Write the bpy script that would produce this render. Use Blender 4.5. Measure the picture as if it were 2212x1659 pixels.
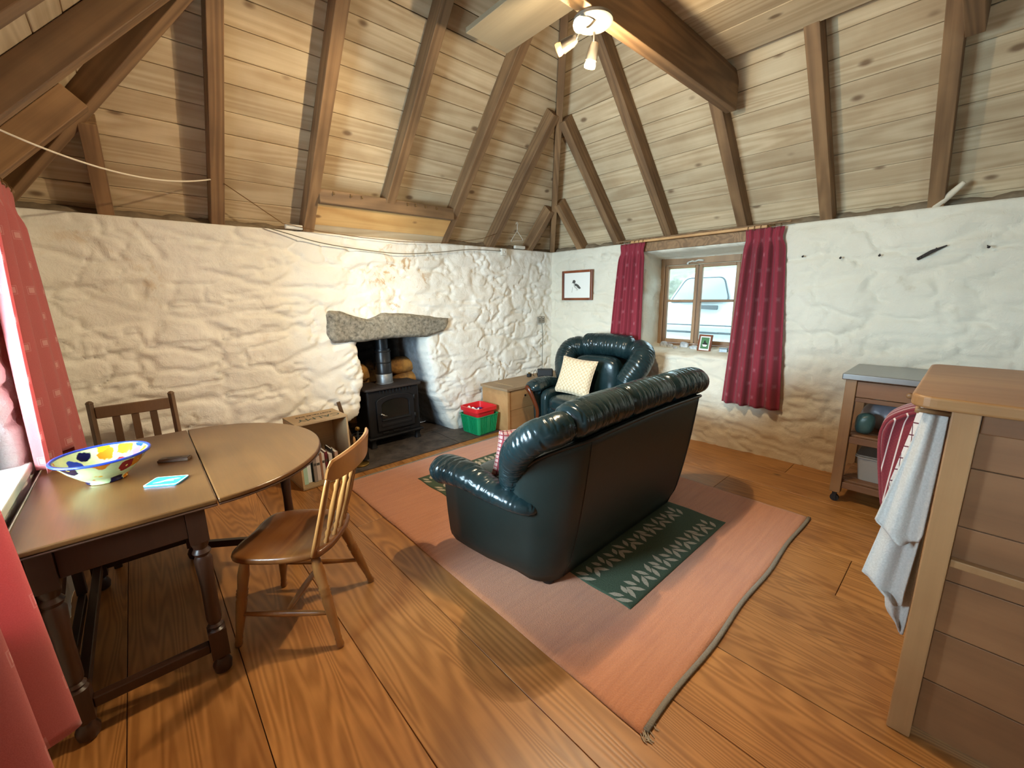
import bpy, bmesh, math, random
import numpy as np
from mathutils import Vector, Matrix

random.seed(7)
for o in list(bpy.data.objects):
    bpy.data.objects.remove(o, do_unlink=True)
scene = bpy.context.scene
COL = scene.collection
PI = math.pi

# ------------------------------------------------------------------ camera
def cam_axes(yaw, pitch, roll):
    cy, sy, cp, sp = math.cos(yaw), math.sin(yaw), math.cos(pitch), math.sin(pitch)
    f = Vector((cy * cp, sy * cp, -sp)); r = Vector((sy, -cy, 0)); u = r.cross(f)
    cr, sr = math.cos(roll), math.sin(roll)
    return cr * r + sr * u, -sr * r + cr * u, f
cr_, cu_, cf_ = cam_axes(math.radians(48.08), math.radians(11.95), math.radians(-0.92))
cam_data = bpy.data.cameras.new('camera')
cam = bpy.data.objects.new('camera', cam_data)
COL.objects.link(cam)
cam.matrix_world = Matrix(((cr_.x, cu_.x, -cf_.x, 0.0), (cr_.y, cu_.y, -cf_.y, 0.0),
                           (cr_.z, cu_.z, -cf_.z, 1.5), (0, 0, 0, 1)))
cam_data.sensor_width = 36.0
cam_data.lens = 895.0 / 2212.0 * 36.0
cam_data.clip_start = 0.02
scene.camera = cam

# ------------------------------------------------------------------ world, light, exposure
SKY = 6.5
world = bpy.data.worlds.new('sky'); scene.world = world
world.use_nodes = True
bg = world.node_tree.nodes['Background']
bg.inputs[0].default_value = (0.74, 0.92, 1.0, 1)
bg.inputs[1].default_value = SKY
vs = scene.view_settings
vs.view_transform = 'Standard'; vs.look = 'None'; vs.gamma = 1.0; vs.use_curve_mapping = False
vs.exposure = 0.44
try:
    scene.cycles.max_bounces = 8
    scene.cycles.diffuse_bounces = 6
    scene.cycles.sample_clamp_indirect = 8.0
except Exception:
    pass

def area(name, loc, target, sx, sy, power, col):
    l = bpy.data.lights.new(name, 'AREA'); l.shape = 'RECTANGLE'; l.size = sx; l.size_y = sy
    l.energy = power; l.color = col
    o = bpy.data.objects.new(name, l); COL.objects.link(o)
    d = Vector(target) - Vector(loc)
    o.location = loc; o.rotation_euler = d.to_track_quat('-Z', 'Y').to_euler()
    return o
DAY = (0.70, 0.86, 1.0)
# daylight through the left window, then two fill lights added behind the camera
lw = area('daylight_left_window', (-0.93, 2.02, 1.42), (0.8, 2.15, 1.0), 1.3, 1.05, 138, DAY)
lw.data.spread = math.radians(132)
area('fill_light_west', (-0.93, -1.5, 1.45), (1.5, -0.6, 1.2), 1.2, 1.0, 34, DAY)
area('fill_light_east', (4.75, -1.9, 1.45), (2.0, -0.5, 1.2), 1.1, 1.0, 14, DAY)

# ------------------------------------------------------------------ helpers: objects
def link(o):
    COL.objects.link(o); return o
def lab(o, label, cat, group=None):
    o['label'] = label; o['category'] = cat
    if group: o['group'] = group
    return o
def struct(o):
    o['kind'] = 'structure'; return o
def empty(name, loc=(0, 0, 0), rz=0.0, label=None, cat=None, group=None):
    o = bpy.data.objects.new(name, None); o.empty_display_size = 0.1
    link(o); o.location = loc; o.rotation_euler = (0, 0, rz)
    if label: lab(o, label, cat, group)
    return o
def mk(name, geo, mat, parent=None, smooth=False, bevel=0, sub=0, solid=0, loc=None, rot=None, mw=None, uv=None, segs=2, ang=None):
    v, f = geo[0], geo[1]
    me = bpy.data.meshes.new(name)
    me.from_pydata([tuple(p) for p in v], [], [tuple(q) for q in f])
    if ang is not None or smooth:
        me.polygons.foreach_set('use_smooth', [True] * len(me.polygons))
    if uv is not None:
        ul = me.uv_layers.new(name='UVMap')
        li = np.empty(len(me.loops), dtype=np.int32); me.loops.foreach_get('vertex_index', li)
        ul.data.foreach_set('uv', np.asarray(uv, dtype=np.float32)[li].ravel())
    me.update()
    if mat: me.materials.append(mat)
    o = bpy.data.objects.new(name, me); link(o)
    if ang is not None:
        me.set_sharp_from_angle(angle=math.radians(ang))
    if parent: o.parent = parent
    if mw is not None: o.matrix_basis = mw
    if loc is not None: o.location = loc
    if rot is not None: o.rotation_euler = rot
    if solid:
        m = o.modifiers.new('solid', 'SOLIDIFY'); m.thickness = abs(solid); m.offset = 0 if solid > 0 else -1
    if bevel:
        m = o.modifiers.new('bevel', 'BEVEL'); m.width = bevel; m.segments = segs; m.limit_method = 'ANGLE'; m.angle_limit = math.radians(40)
    if sub:
        m = o.modifiers.new('sub', 'SUBSURF'); m.levels = sub; m.render_levels = sub
    return o
def copy_tree(o, parent=None):
    c = o.copy(); link(c)
    if parent: c.parent = parent
    for ch in list(o.children): copy_tree(ch, c)
    return c

# ------------------------------------------------------------------ helpers: geometry (verts, faces)
def join(*gs):
    V, F = [], []
    for g in gs:
        n = len(V); V += [tuple(p) for p in g[0]]; F += [tuple(i + n for i in q) for q in g[1]]
    return V, F
def xf(g, m):
    return [tuple(m @ Vector(p)) for p in g[0]], g[1]
def mv(g, x, y, z): return [(p[0] + x, p[1] + y, p[2] + z) for p in g[0]], g[1]
def box(x0, x1, y0, y1, z0, z1):
    v = [(x0, y0, z0), (x1, y0, z0), (x1, y1, z0), (x0, y1, z0), (x0, y0, z1), (x1, y0, z1), (x1, y1, z1), (x0, y1, z1)]
    return v, [(0, 3, 2, 1), (4, 5, 6, 7), (0, 1, 5, 4), (1, 2, 6, 5), (2, 3, 7, 6), (3, 0, 4, 7)]
def prism(pts, z0, z1):
    n = len(pts)
    v = [(p[0], p[1], z0) for p in pts] + [(p[0], p[1], z1) for p in pts]
    f = [tuple(range(n - 1, -1, -1)), tuple(range(n, 2 * n))]
    f += [(i, (i + 1) % n, n + (i + 1) % n, n + i) for i in range(n)]
    return v, f
def rings(rs, cap=True, close=False):
    V, F = [], []; n = len(rs[0])
    for r in rs: V += [tuple(p) for p in r]
    m = len(rs)
    for j in range(m - 1 + (1 if close else 0)):
        for i in range(n):
            a, b = j * n, ((j + 1) % m) * n; k = (i + 1) % n
            F.append((a + i, a + k, b + k, b + i))
    if cap and not close:
        F.append(tuple(range(n - 1, -1, -1))); F.append(tuple((m - 1) * n + i for i in range(n)))
    return V, F
def lathe(prof, seg=20):
    rs = [[(r * math.cos(2 * PI * i / seg), r * math.sin(2 * PI * i / seg), z) for i in range(seg)] for r, z in prof]
    return rings(rs)
def frame_z(d):
    d = Vector(d).normalized()
    q = Vector((0, 0, 1)).rotation_difference(d)
    return q.to_matrix().to_4x4()
def lathe_to(p0, p1, prof, seg=16):
    """profile along the segment p0-p1; prof = (radius, fraction)"""
    p0, p1 = Vector(p0), Vector(p1); L = (p1 - p0).length
    return xf(lathe([(r, t * L) for r, t in prof], seg), Matrix.Translation(p0) @ frame_z(p1 - p0))
def smoothpts(pts, n):
    P = [Vector(p) for p in pts]; out = []
    for i in range(len(P) - 1):
        p0 = P[max(i - 1, 0)]; p1 = P[i]; p2 = P[i + 1]; p3 = P[min(i + 2, len(P) - 1)]
        for k in range(n):
            t = k / n
            out.append(0.5 * ((2 * p1) + (p2 - p0) * t + (2 * p0 - 5 * p1 + 4 * p2 - p3) * t * t + (3 * p1 - p0 - 3 * p2 + p3) * t ** 3))
    out.append(P[-1]); return out
def tube(pts, rad, seg=8, sq=(1, 1), up=None):
    pts = [Vector(p) for p in pts]; rs = []; n = len(pts)
    u = Vector(up) if up else None
    for i, p in enumerate(pts):
        t = (pts[min(i + 1, n - 1)] - pts[max(i - 1, 0)]).normalized()
        if u is None: u = Vector((0, 0, 1)) if abs(t.z) < 0.9 else Vector((1, 0, 0))
        b = t.cross(u).normalized(); a = b.cross(t).normalized()
        if not up: u = a
        r = rad[i] if isinstance(rad, (list, tuple)) else rad
        rs.append([p + (b * math.cos(2 * PI * k / seg) * sq[0] + a * math.sin(2 * PI * k / seg) * sq[1]) * r for k in range(seg)])
    return rings(rs)
def grid(nx, ny, fn):
    V = [fn(i / nx, j / ny) for j in range(ny + 1) for i in range(nx + 1)]
    F = [(j * (nx + 1) + i, j * (nx + 1) + i + 1, (j + 1) * (nx + 1) + i + 1, (j + 1) * (nx + 1) + i) for j in range(ny) for i in range(nx)]
    return V, F
def softbox(x0, x1, y0, y1, z0, z1, p=5.0, n=12):
    """pillowy box: superellipsoid"""
    cx, cy, cz = (x0 + x1) / 2, (y0 + y1) / 2, (z0 + z1) / 2
    a, b, c = (x1 - x0) / 2, (y1 - y0) / 2, (z1 - z0) / 2
    V = []; F = []
    bm = bmesh.new(); bmesh.ops.create_cube(bm, size=2)
    bmesh.ops.subdivide_edges(bm, edges=bm.edges[:], cuts=n - 1, use_grid_fill=True)
    bm.verts.index_update()
    for v in bm.verts:
        q = v.co; s = (abs(q.x) ** p + abs(q.y) ** p + abs(q.z) ** p) ** (-1 / p)
        V.append((cx + a * q.x * s, cy + b * q.y * s, cz + c * q.z * s))
    F = [tuple(w.index for w in fc.verts) for fc in bm.faces]; bm.free()
    return V, F
def rrect(x0, x1, y0, y1, r, n=5):
    out = []
    for cx, cy, a0 in ((x1 - r, y1 - r, 0), (x0 + r, y1 - r, 90), (x0 + r, y0 + r, 180), (x1 - r, y0 + r, 270)):
        for i in range(n + 1):
            a = math.radians(a0 + 90 * i / n); out.append((cx + r * math.cos(a), cy + r * math.sin(a)))
    return out
def pillow(w, h, t, n=22, pw=2.6):
    def f(s, sgn):
        def g(a, b):
            u, v = a * 2 - 1, b * 2 - 1
            k = max(0.0, (1 - abs(u) ** pw)) ** 0.55 * max(0.0, (1 - abs(v) ** pw)) ** 0.55
            pin = 1 - 0.07 * (1 - abs(v) ** 2) * abs(u) ** 3; pin2 = 1 - 0.07 * (1 - abs(u) ** 2) * abs(v) ** 3
            return (u * w / 2 * pin, v * h / 2 * pin2, sgn * (t / 2 * k + 0.003))
        return grid(n, n, g)
    a = f(n, 1); b = f(n, -1); b = (b[0], [tuple(reversed(q)) for q in b[1]])
    # edge strip
    def bd():
        m = n + 1; r = [i for i in range(m)] + [j * m + n for j in range(1, m)] + [n * m + i for i in range(n - 1, -1, -1)] + [j * m for j in range(n - 1, 0, -1)]
        return r
    N = len(a[0]); r = bd()
    V = a[0] + b[0]; F = a[1] + [tuple(i + N for i in q) for q in b[1]]
    F += [(r[i], N + r[i], N + r[(i + 1) % len(r)], r[(i + 1) % len(r)]) for i in range(len(r))]
    return V, F
def beam(name, p0, p1, w, d, mat, parent, up=(0, 0, 1), bevel=0.004):
    """box with local X from p0 to p1; p0,p1 = centre line of the LOWER face; depth goes along 'up'"""
    p0, p1 = Vector(p0), Vector(p1); x = (p1 - p0); L = x.length; x.normalize()
    z = Vector(up); z = (z - x * z.dot(x)).normalized(); y = z.cross(x)
    m = Matrix(((x.x, y.x, z.x, p0.x), (x.y, y.y, z.y, p0.y), (x.z, y.z, z.z, p0.z), (0, 0, 0, 1)))
    return mk(name, box(0, L, -w / 2, w / 2, 0, d), mat, parent, bevel=bevel, mw=m)
def panel(name, org, ux, vy, pts, th, mat, parent, bevel=0.002):
    """flat polygon piece: local x = ux, local y = vy, extruded th along ux x vy"""
    ux, vy = Vector(ux).normalized(), Vector(vy).normalized(); w = ux.cross(vy)
    o = Vector(org)
    m = Matrix(((ux.x, vy.x, w.x, o.x), (ux.y, vy.y, w.y, o.y), (ux.z, vy.z, w.z, o.z), (0, 0, 0, 1)))
    return mk(name, prism(pts, min(0, th), max(0, th)), mat, parent, bevel=bevel, mw=m, segs=1)

# ------------------------------------------------------------------ numpy noise
def _h(ix, iy, s):
    n = (ix.astype(np.int64) * 374761393 + iy.astype(np.int64) * 668265263 + s * 974634777) & 0xffffffff
    n = ((n ^ (n >> 13)) * 1274126177) & 0xffffffff
    return ((n ^ (n >> 16)) & 0xffff) / 65535.0
def vn(x, y, s=0):
    ix, iy = np.floor(x), np.floor(y); fx, fy = x - ix, y - iy
    fx = fx * fx * fx * (fx * (fx * 6 - 15) + 10); fy = fy * fy * fy * (fy * (fy * 6 - 15) + 10)
    a, b, c, d = _h(ix, iy, s), _h(ix + 1, iy, s), _h(ix, iy + 1, s), _h(ix + 1, iy + 1, s)
    return (a * (1 - fx) + b * fx) * (1 - fy) + (c * (1 - fx) + d * fx) * fy
def fbm(x, y, o=4, s=0, g=0.5):
    t = 0; a = 1; n = 0
    for k in range(o):
        t = t + a * vn(x * 2 ** k + 17.3 * k, y * 2 ** k - 9.1 * k, s + k); n += a; a *= g
    return t / n
def worley(x, y, s=0):
    ix, iy = np.floor(x), np.floor(y); f1 = np.full(x.shape, 9.0); f2 = np.full(x.shape, 9.0); idv = np.zeros(x.shape)
    for dx in (-1, 0, 1):
        for dy in (-1, 0, 1):
            jx, jy = ix + dx, iy + dy
            px = jx + 0.1 + 0.8 * _h(jx, jy, s); py = jy + 0.1 + 0.8 * _h(jx, jy, s + 5)
            d = np.hypot(px - x, py - y); c = d < f1
            f2 = np.where(c, f1, np.minimum(f2, d)); idv = np.where(c, _h(jx, jy, s + 9), idv); f1 = np.where(c, d, f1)
    return f1, f2, idv
def sstep(a, b, x):
    t = np.clip((x - a) / (b - a), 0, 1); return t * t * (3 - 2 * t)
# ------------------------------------------------------------------ materials
def lin(h):
    if isinstance(h, str):
        h = h.lstrip('#'); c = [int(h[i:i + 2], 16) / 255 for i in (0, 2, 4)]
        c = [(x / 12.92 if x <= 0.04045 else ((x + 0.055) / 1.055) ** 2.4) for x in c]
        return (*c, 1)
    return (*h, 1) if len(h) == 3 else tuple(h)
class NT:
    def __init__(s, name):
        s.m = bpy.data.materials.new(name); s.m.use_nodes = True; s.t = s.m.node_tree
        s.b = s.t.nodes['Principled BSDF']
    def n(s, typ, **kw):
        o = s.t.nodes.new('ShaderNode' + typ)
        for k, v in kw.items():
            if k in ('i',):
                for a, b in v.items():
                    s.set(o, a, b)
            else: setattr(o, k, v)
        return o
    def set(s, o, a, b):
        inp = o.inputs[a]
        if hasattr(b, 'outputs'): s.t.links.new(b.outputs[0], inp)
        elif isinstance(b, bpy.types.NodeSocket): s.t.links.new(b, inp)
        else: inp.default_value = b
    def math(s, op, a, b=0.0, c=None):
        i = {0: a, 1: b}
        if c is not None: i[2] = c
        return s.n('Math', operation=op, i=i)
    def mix(s, fac, a, b, bt='MIX'):
        o = s.n('MixRGB', blend_type=bt); s.set(o, 0, fac); s.set(o, 1, a); s.set(o, 2, b); return o
    def ramp(s, fac, stops, interp='LINEAR'):
        o = s.n('ValToRGB'); e = o.color_ramp.elements; o.color_ramp.interpolation = interp
        while len(e) < len(stops): e.new(0.5)
        for k, (p, c) in enumerate(stops):
            e[k].position = p; e[k].color = c
        s.set(o, 0, fac); return o
    def coord(s, scale=(1, 1, 1), rnd=0.0, kind='Object'):
        tc = s.n('TexCoord'); v = tc.outputs[kind]
        mp = s.n('Mapping'); s.t.links.new(v, mp.inputs['Vector']); mp.inputs['Scale'].default_value = scale
        if rnd:
            oi = s.n('ObjectInfo'); mu = s.n('VectorMath', operation='SCALE'); mu.inputs[0].default_value = (rnd, rnd * 1.7, rnd * 0.6)
            s.t.links.new(oi.outputs['Random'], mu.inputs['Scale']); s.t.links.new(mu.outputs[0], mp.inputs['Location'])
        return mp
    def noise(s, vec, scale, detail=4, rough=0.55, dist=0.0):
        o = s.n('TexNoise', i={'Vector': vec, 'Scale': scale, 'Detail': detail, 'Roughness': rough, 'Distortion': dist}); return o
    def bump(s, h, strength=0.3, dist=0.01, normal=None):
        o = s.n('Bump', i={'Height': h, 'Strength': strength, 'Distance': dist})
        if normal: s.set(o, 'Normal', normal)
        return o
    def out(s, col=None, rough=None, normal=None, **kw):
        if col is not None: s.set(s.b, 'Base Color', col)
        if rough is not None: s.set(s.b, 'Roughness', rough)
        if normal is not None: s.set(s.b, 'Normal', normal)
        for k, v in kw.items(): s.set(s.b, k.replace('_', ' '), v)
        return s.m
def plain(name, col, rough=0.6, metal=0.0, noise=0.0, nscale=8, bump=0.0, **kw):
    t = NT(name); c = lin(col)
    colr = c; nrm = None
    if noise or bump:
        v = t.coord(); nz = t.noise(v, nscale, 5)
        if noise:
            colr = t.mix(nz, tuple(x * (1 - noise) for x in c[:3]) + (1,), tuple(min(1, x * (1 + noise)) for x in c[:3]) + (1,))
        if bump: nrm = t.bump(t.noise(v, nscale * 6, 4), bump, 0.004)
    return t.out(colr, rough, nrm, Metallic=metal, **kw)
def wood(name, c1, c2, knot=None, ax=0, stretch=0.14, scale=7.0, rings_=9.0, rough=0.5, vary=0.25, fine=0.35, bump=0.15, kscale=1.6, ksize=0.10, dirt=0.0, dirtcol='4a3a28'):
    t = NT(name); sc = [1, 1, 1]; sc[ax] = stretch
    v = t.coord(tuple(sc), 13.0)
    n1 = t.noise(v, scale * 0.32, 3, 0.5, 0.4)
    rg = t.math('SINE', t.math('MULTIPLY', n1, rings_ * 6.28))
    rg = t.math('MULTIPLY_ADD', rg, 0.5, 0.5)
    sc2 = [1, 1, 1]; sc2[ax] = stretch * 0.25
    v2 = t.coord(tuple(sc2), 5.0)
    n2 = t.noise(v2, scale * 9, 4, 0.6)
    g = t.math('ADD', t.math('MULTIPLY', rg, 1 - fine), t.math('MULTIPLY', n2, fine))
    col = t.mix(g, lin(c1), lin(c2))
    oi = t.n('ObjectInfo')
    k = t.math('MULTIPLY_ADD', oi.outputs['Random'], vary, 1 - vary / 2)
    hs = t.n('HueSaturation', i={'Color': col, 'Value': k})
    col = hs
    n3 = t.noise(t.coord((1, 1, 1), 3.0), 2.2, 4)
    col = t.mix(t.math('MULTIPLY', t.math('SUBTRACT', n3, 0.42), 1.2), col, lin(c1), 'MULTIPLY') if dirt == 0 else t.mix(t.math('MULTIPLY', sclamp(t, n3, 0.5, 0.68), dirt), col, lin(dirtcol))
    if knot:
        vk = t.n('TexVoronoi', feature='F1', i={'Vector': t.coord(tuple(0.55 if i == ax else 1.0 for i in range(3)), 21.0), 'Scale': kscale * 2.2, 'Randomness': 1.0})
        kd = t.math('SUBTRACT', 1.0, sclamp(t, vk.outputs['Distance'], ksize * 0.35, ksize))
        col = t.mix(t.math('MULTIPLY', kd, 0.8), col, lin(knot))
    nrm = t.bump(g, bump, 0.003)
    return t.out(col, rough, nrm)
def sclamp(t, x, a, b):
    return t.n('MapRange', interpolation_type='SMOOTHSTEP', i={'Value': x, 'From Min': a, 'From Max': b, 'To Min': 0.0, 'To Max': 1.0})

M = {}
M['ceil'] = wood('pale_pine_board', 'a98f6c', 'd6c3a2', '5f4228', stretch=0.07, scale=7.5, rings_=16, rough=0.75, vary=0.22, fine=0.6, bump=0.18, kscale=2.4, ksize=0.15)
M['ceil_old'] = wood('weathered_plank_wood', '75664f', '9c8c70', '4b3c2a', stretch=0.2, scale=6, rings_=4, rough=0.85, dirt=0.8, dirtcol='6d5a42')
M['rafter'] = wood('brown_rafter_wood', '654a30', '94724e', '4a3220', stretch=0.06, scale=12, rings_=12, rough=0.65, vary=0.3, fine=0.5, kscale=1.1, ksize=0.06)
M['floor'] = wood('honey_floor_board', '8a5828', 'bd8449', '3f2210', stretch=0.085, scale=8.5, rings_=42.0, rough=0.38, vary=0.24, fine=0.45, bump=0.10, kscale=1.0, ksize=0.055)
M['gap'] = plain('dark_gap', '2a1d12', 0.95)
M['oak'] = wood('table_oak', '4e3117', '6c4723', None, ax=1, stretch=0.12, scale=14, rings_=3, rough=0.30, vary=0.1, fine=0.7, bump=0.08)
M['darkoak'] = wood('dark_oak', '2e1a10', '462a1a', None, ax=2, stretch=0.2, scale=16, rings_=2, rough=0.38, vary=0.1, fine=0.6)
M['elm'] = wood('windsor_wood', '8a5a2c', 'a87440', None, ax=2, stretch=0.15, scale=16, rings_=3, rough=0.28, vary=0.12, fine=0.5)
M['seatwood'] = wood('seat_wood', '6e4222', '8c5a2e', None, ax=0, stretch=0.15, scale=14, rings_=5, rough=0.25, vary=0.05, fine=0.4)
M['slatwood'] = wood('slat_chair_wood', '4f3823', '6b4e32', None, ax=2, stretch=0.15, scale=16, rings_=2, rough=0.5, fine=0.6)
M['chestwood'] = wood('pine_chest', 'a87c4e', 'c59a66', '6d4426', ax=0, stretch=0.12, scale=8, rings_=3, rough=0.6, fine=0.5, kscale=1.3, ksize=0.06)
M['chesttop'] = wood('worn_chest_lid', '8a7256', 'a68b6a', None, ax=0, stretch=0.12, scale=8, rings_=3, rough=0.6, dirt=0.5, dirtcol='7a6a55')
M['header'] = wood('golden_pine_panel', 'b98a4e', 'dcb478', '6d4426', ax=0, stretch=0.08, scale=8, rings_=8, rough=0.6, fine=0.5, kscale=2.0, ksize=0.10)
M['cratewood'] = wood('crate_wood', '9c8160', 'c2a57c', None, ax=0, stretch=0.2, scale=9, rings_=2, rough=0.7, fine=0.7)
M['pine'] = wood('unit_pine', '936c46', 'b48a5e', '6b4526', ax=2, stretch=0.12, scale=8, rings_=3.5, rough=0.45, fine=0.5, kscale=1.3, ksize=0.05)
M['pineh'] = wood('unit_pine_across', '7a5334', '976a45', '5b3a20', ax=1, stretch=0.12, scale=8, rings_=4, rough=0.5, fine=0.5, kscale=1.0, ksize=0.05)
M['worktop'] = wood('bar_worktop', 'a07448', 'bd9162', None, ax=1, stretch=0.12, scale=9, rings_=4, rough=0.4, fine=0.5)
M['winwood'] = wood('window_wood', '8d6a4a', 'a5805c', None, ax=2, stretch=0.15, scale=14, rings_=2, rough=0.5)
M['redwood'] = wood('frame_wood', '6e3418', '8f4a24', None, ax=2, stretch=0.2, scale=20, rings_=2, rough=0.35)
M['mahogany'] = plain('mahogany_trim', '54250f', 0.25, noise=0.2)

def leather():
    t = NT('bottle_green_leather'); v = t.coord()
    n = t.noise(v, 5, 5); col = t.mix(n, lin('0e1a1c'), lin('22373a'))
    w = t.noise(t.coord((1, 1, 1)), 16, 4, 0.55, 1.5); f = t.n('TexVoronoi', i={'Vector': v, 'Scale': 240.0})
    b = t.bump(f.outputs['Distance'], 0.12, 0.001); b2 = t.bump(w, 0.22, 0.006, b)
    return t.out(col, t.ramp(n, [(0.3, (0.15,) * 3 + (1,)), (0.7, (0.28,) * 3 + (1,))]), b2)
M['leather'] = leather()
M['leather_side'] = plain('green_leather_side_panel', '11211f', 0.45, noise=0.25, nscale=5, bump=0.12)
M['leather_dark'] = plain('dark_piping', '0a0f10', 0.35)
def plaster(name, c1, c2, stain, sfac=0.5, lowstain=None, soot=False, reveal=False):
    t = NT(name); v = t.coord()
    n1 = t.noise(v, 2.3, 6, 0.6); n2 = t.noise(v, 14, 4)
    col = t.mix(n1, lin(c1), lin(c2))
    s1 = t.math('MULTIPLY', sclamp(t, t.noise(v, 1.7, 5, 0.65, 0.8), 0.56, 0.72), sclamp(t, n2, 0.42, 0.62))
    col = t.mix(t.math('MULTIPLY', s1, sfac), col, lin(stain))
    sp = t.n('SeparateXYZ'); t.t.links.new(v.outputs[0], sp.inputs[0])
    if lowstain:
        # damp ochre staining along the foot of the wall
        h = t.math('ADD', sp.outputs[2], t.math('MULTIPLY', t.math('SUBTRACT', t.noise(v, 1.9, 5), 0.5), 1.1))
        k = t.math('SUBTRACT', 1.0, sclamp(t, h, 0.18, 0.62))
        col = t.mix(t.math('MULTIPLY', k, 0.6), col, lin(lowstain))
    if reveal:
        # bare grey stone and limewash of the reveal, darkened to offset the window glare
        k = t.math('SUBTRACT', 1.0, sclamp(t, sp.outputs[0], -0.54, -0.47))
        rv = t.mix(sclamp(t, t.noise(v, 7, 5, 0.6, 0.6), 0.45, 0.6), lin('3a393b'), lin('7c8a94'))
        col = t.mix(k, col, rv)
    if soot:
        # smoke-blackened stone inside the hearth recess, and rust-coloured drips over the lintel
        ry = t.math('ADD', sp.outputs[1], t.math('MULTIPLY', t.math('SUBTRACT', n1, 0.5), 0.25))
        k = sclamp(t, ry, 3.93, 4.08)
        stone = t.mix(sclamp(t, t.noise(v, 5, 5, 0.6, 0.6), 0.42, 0.6), lin('2a2019'), lin('8a6234'))
        sootc = t.mix(sclamp(t, sp.outputs[2], 0.72, 0.86), stone, lin('140f0d'))
        sx = sclamp(t, sp.outputs[0], 2.12, 2.22)
        sootc = t.mix(sx, sootc, t.mix(n2, lin('3e3a36'), lin('8f949a')))
        col = t.mix(k, col, sootc)
        vd = t.n('VectorMath', operation='DISTANCE', i={0: v}); vd.inputs[1].default_value = (2.0, 3.8, 1.62)
        kk = t.math('MULTIPLY', t.math('SUBTRACT', 1.0, sclamp(t, vd.outputs['Value'], 0.12, 0.62)), sclamp(t, t.noise(v, 9, 5, 0.65, 0.7), 0.55, 0.66))
        col = t.mix(t.math('MULTIPLY', kk, 0.75), col, lin('b5832f'))
    b = t.bump(t.noise(v, 42, 8, 0.7), 0.55, 0.007); b = t.bump(t.noise(v, 10, 6, 0.65, 0.8), 0.5, 0.02, b)
    return t.out(col, 0.9, b)
M['wall_fire'] = plaster('whitewashed_stone_hearth_wall', 'ddd8ca', 'f4f0e8', 'cbb188', 0.5, None, True)
M['wall_win'] = plaster('whitewashed_stone_window_wall', 'cfc6b2', 'e6dfce', 'b3a284', 0.5, 'bd9c6e')
M['wall_left'] = plaster('whitewashed_stone_side_wall', 'd6d2c8', 'eeece6', 'a39a8c', 0.5, reveal=True)
M['rubble'] = plain('wall_head_rubble', '7a6a55', 0.95, noise=0.45, nscale=18, bump=0.6)
def stone(name, c1, c2, sc=30, rough=0.85):
    t = NT(name); v = t.coord(); n = t.noise(v, sc, 6, 0.7); n0 = t.noise(v, 3, 4)
    col = t.ramp(t.math('ADD', t.math('MULTIPLY', n, 0.8), t.math('MULTIPLY', n0, 0.2)), [(0.35, lin(c1)), (0.62, lin(c2))])
    return t.out(col, rough, t.bump(n, 0.7, 0.012))
M['lintel'] = stone('lichen_grey_stone', '4f4a40', '9c9484')
M['slate'] = stone('hearth_slate', '2d2825', '5b5048', 9, 0.6)
M['pebble'] = stone('pale_pebble', '8c8f93', 'd9dbdc', 14)
M['drystone'] = stone('field_stone', '55574e', '8a8c7c', 5)
M['iron'] = plain('cast_iron', '1c1b1d', 0.55, 0.35, noise=0.5, nscale=9, bump=0.25)
M['rusty'] = plain('stove_top_iron', '332a26', 0.7, 0.2, noise=0.4, nscale=12, bump=0.3)
M['flue'] = plain('enamel_flue', '2c2d30', 0.35, 0.5, noise=0.5, nscale=14)
M['galv'] = plain('galvanised_collar', '8a8d90', 0.45, 0.7, noise=0.35, nscale=25)
M['stoveglass'] = plain('sooty_glass', '17130f', 0.2, 0.0, noise=0.6, nscale=10)
M['steel'] = plain('brushed_steel', '9a9a98', 0.32, 0.9, noise=0.1, nscale=20)
M['brass'] = plain('brass', '8a6a32', 0.35, 0.8)
M['chrome'] = plain('satin_chrome', '8d857a', 0.3, 0.85)
M['black'] = plain('black_plastic', '121315', 0.45)
M['white'] = plain('white_plastic', 'd8d4c8', 0.5)
M['plate'] = plain('lamp_plate_metal', '6d665c', 0.55)
M['paper'] = plain('white_paper', 'e8e6de', 0.8)
M['rope'] = plain('white_cord', 'd5c9b4', 0.9)
M['twine'] = plain('brown_twine', '6a4a26', 0.9)
M['cable'] = plain('grey_cable', '6b6350', 0.8)
M['rug'] = None
def rug():
    t = NT('terracotta_rug'); v = t.coord(); vs_ = t.coord((0.5, 9, 1))
    n = t.noise(v, 140, 3, 0.7); s = t.noise(vs_, 5, 4, 0.6); big = t.noise(v, 1.6, 4)
    col = t.mix(t.math('ADD', t.math('MULTIPLY', s, 0.62), t.math('MULTIPLY', n, 0.50)), lin('9c5838'), lin('de986c'))
    col = t.mix(t.math('MULTIPLY', sclamp(t, big, 0.5, 0.75), 0.4), col, lin('a86a56'))
    return t.out(col, 0.97, t.bump(n, 0.8, 0.006), Sheen_Weight=0.4)
M['rug'] = rug()
def pile(name, c1, c2):
    t = NT(name); v = t.coord(); n = t.noise(v, 130, 3, 0.7)
    return t.out(t.mix(n, lin(c1), lin(c2)), 0.97, t.bump(n, 0.8, 0.006))
M['ruggreen'] = pile('green_pile', '2e3c2e', '58684f')
M['rugcream'] = pile('cream_pile', '9a8a74', 'cdbfa8')
M['rugedge'] = pile('rug_binding', '6f665a', '9d9486')
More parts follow.
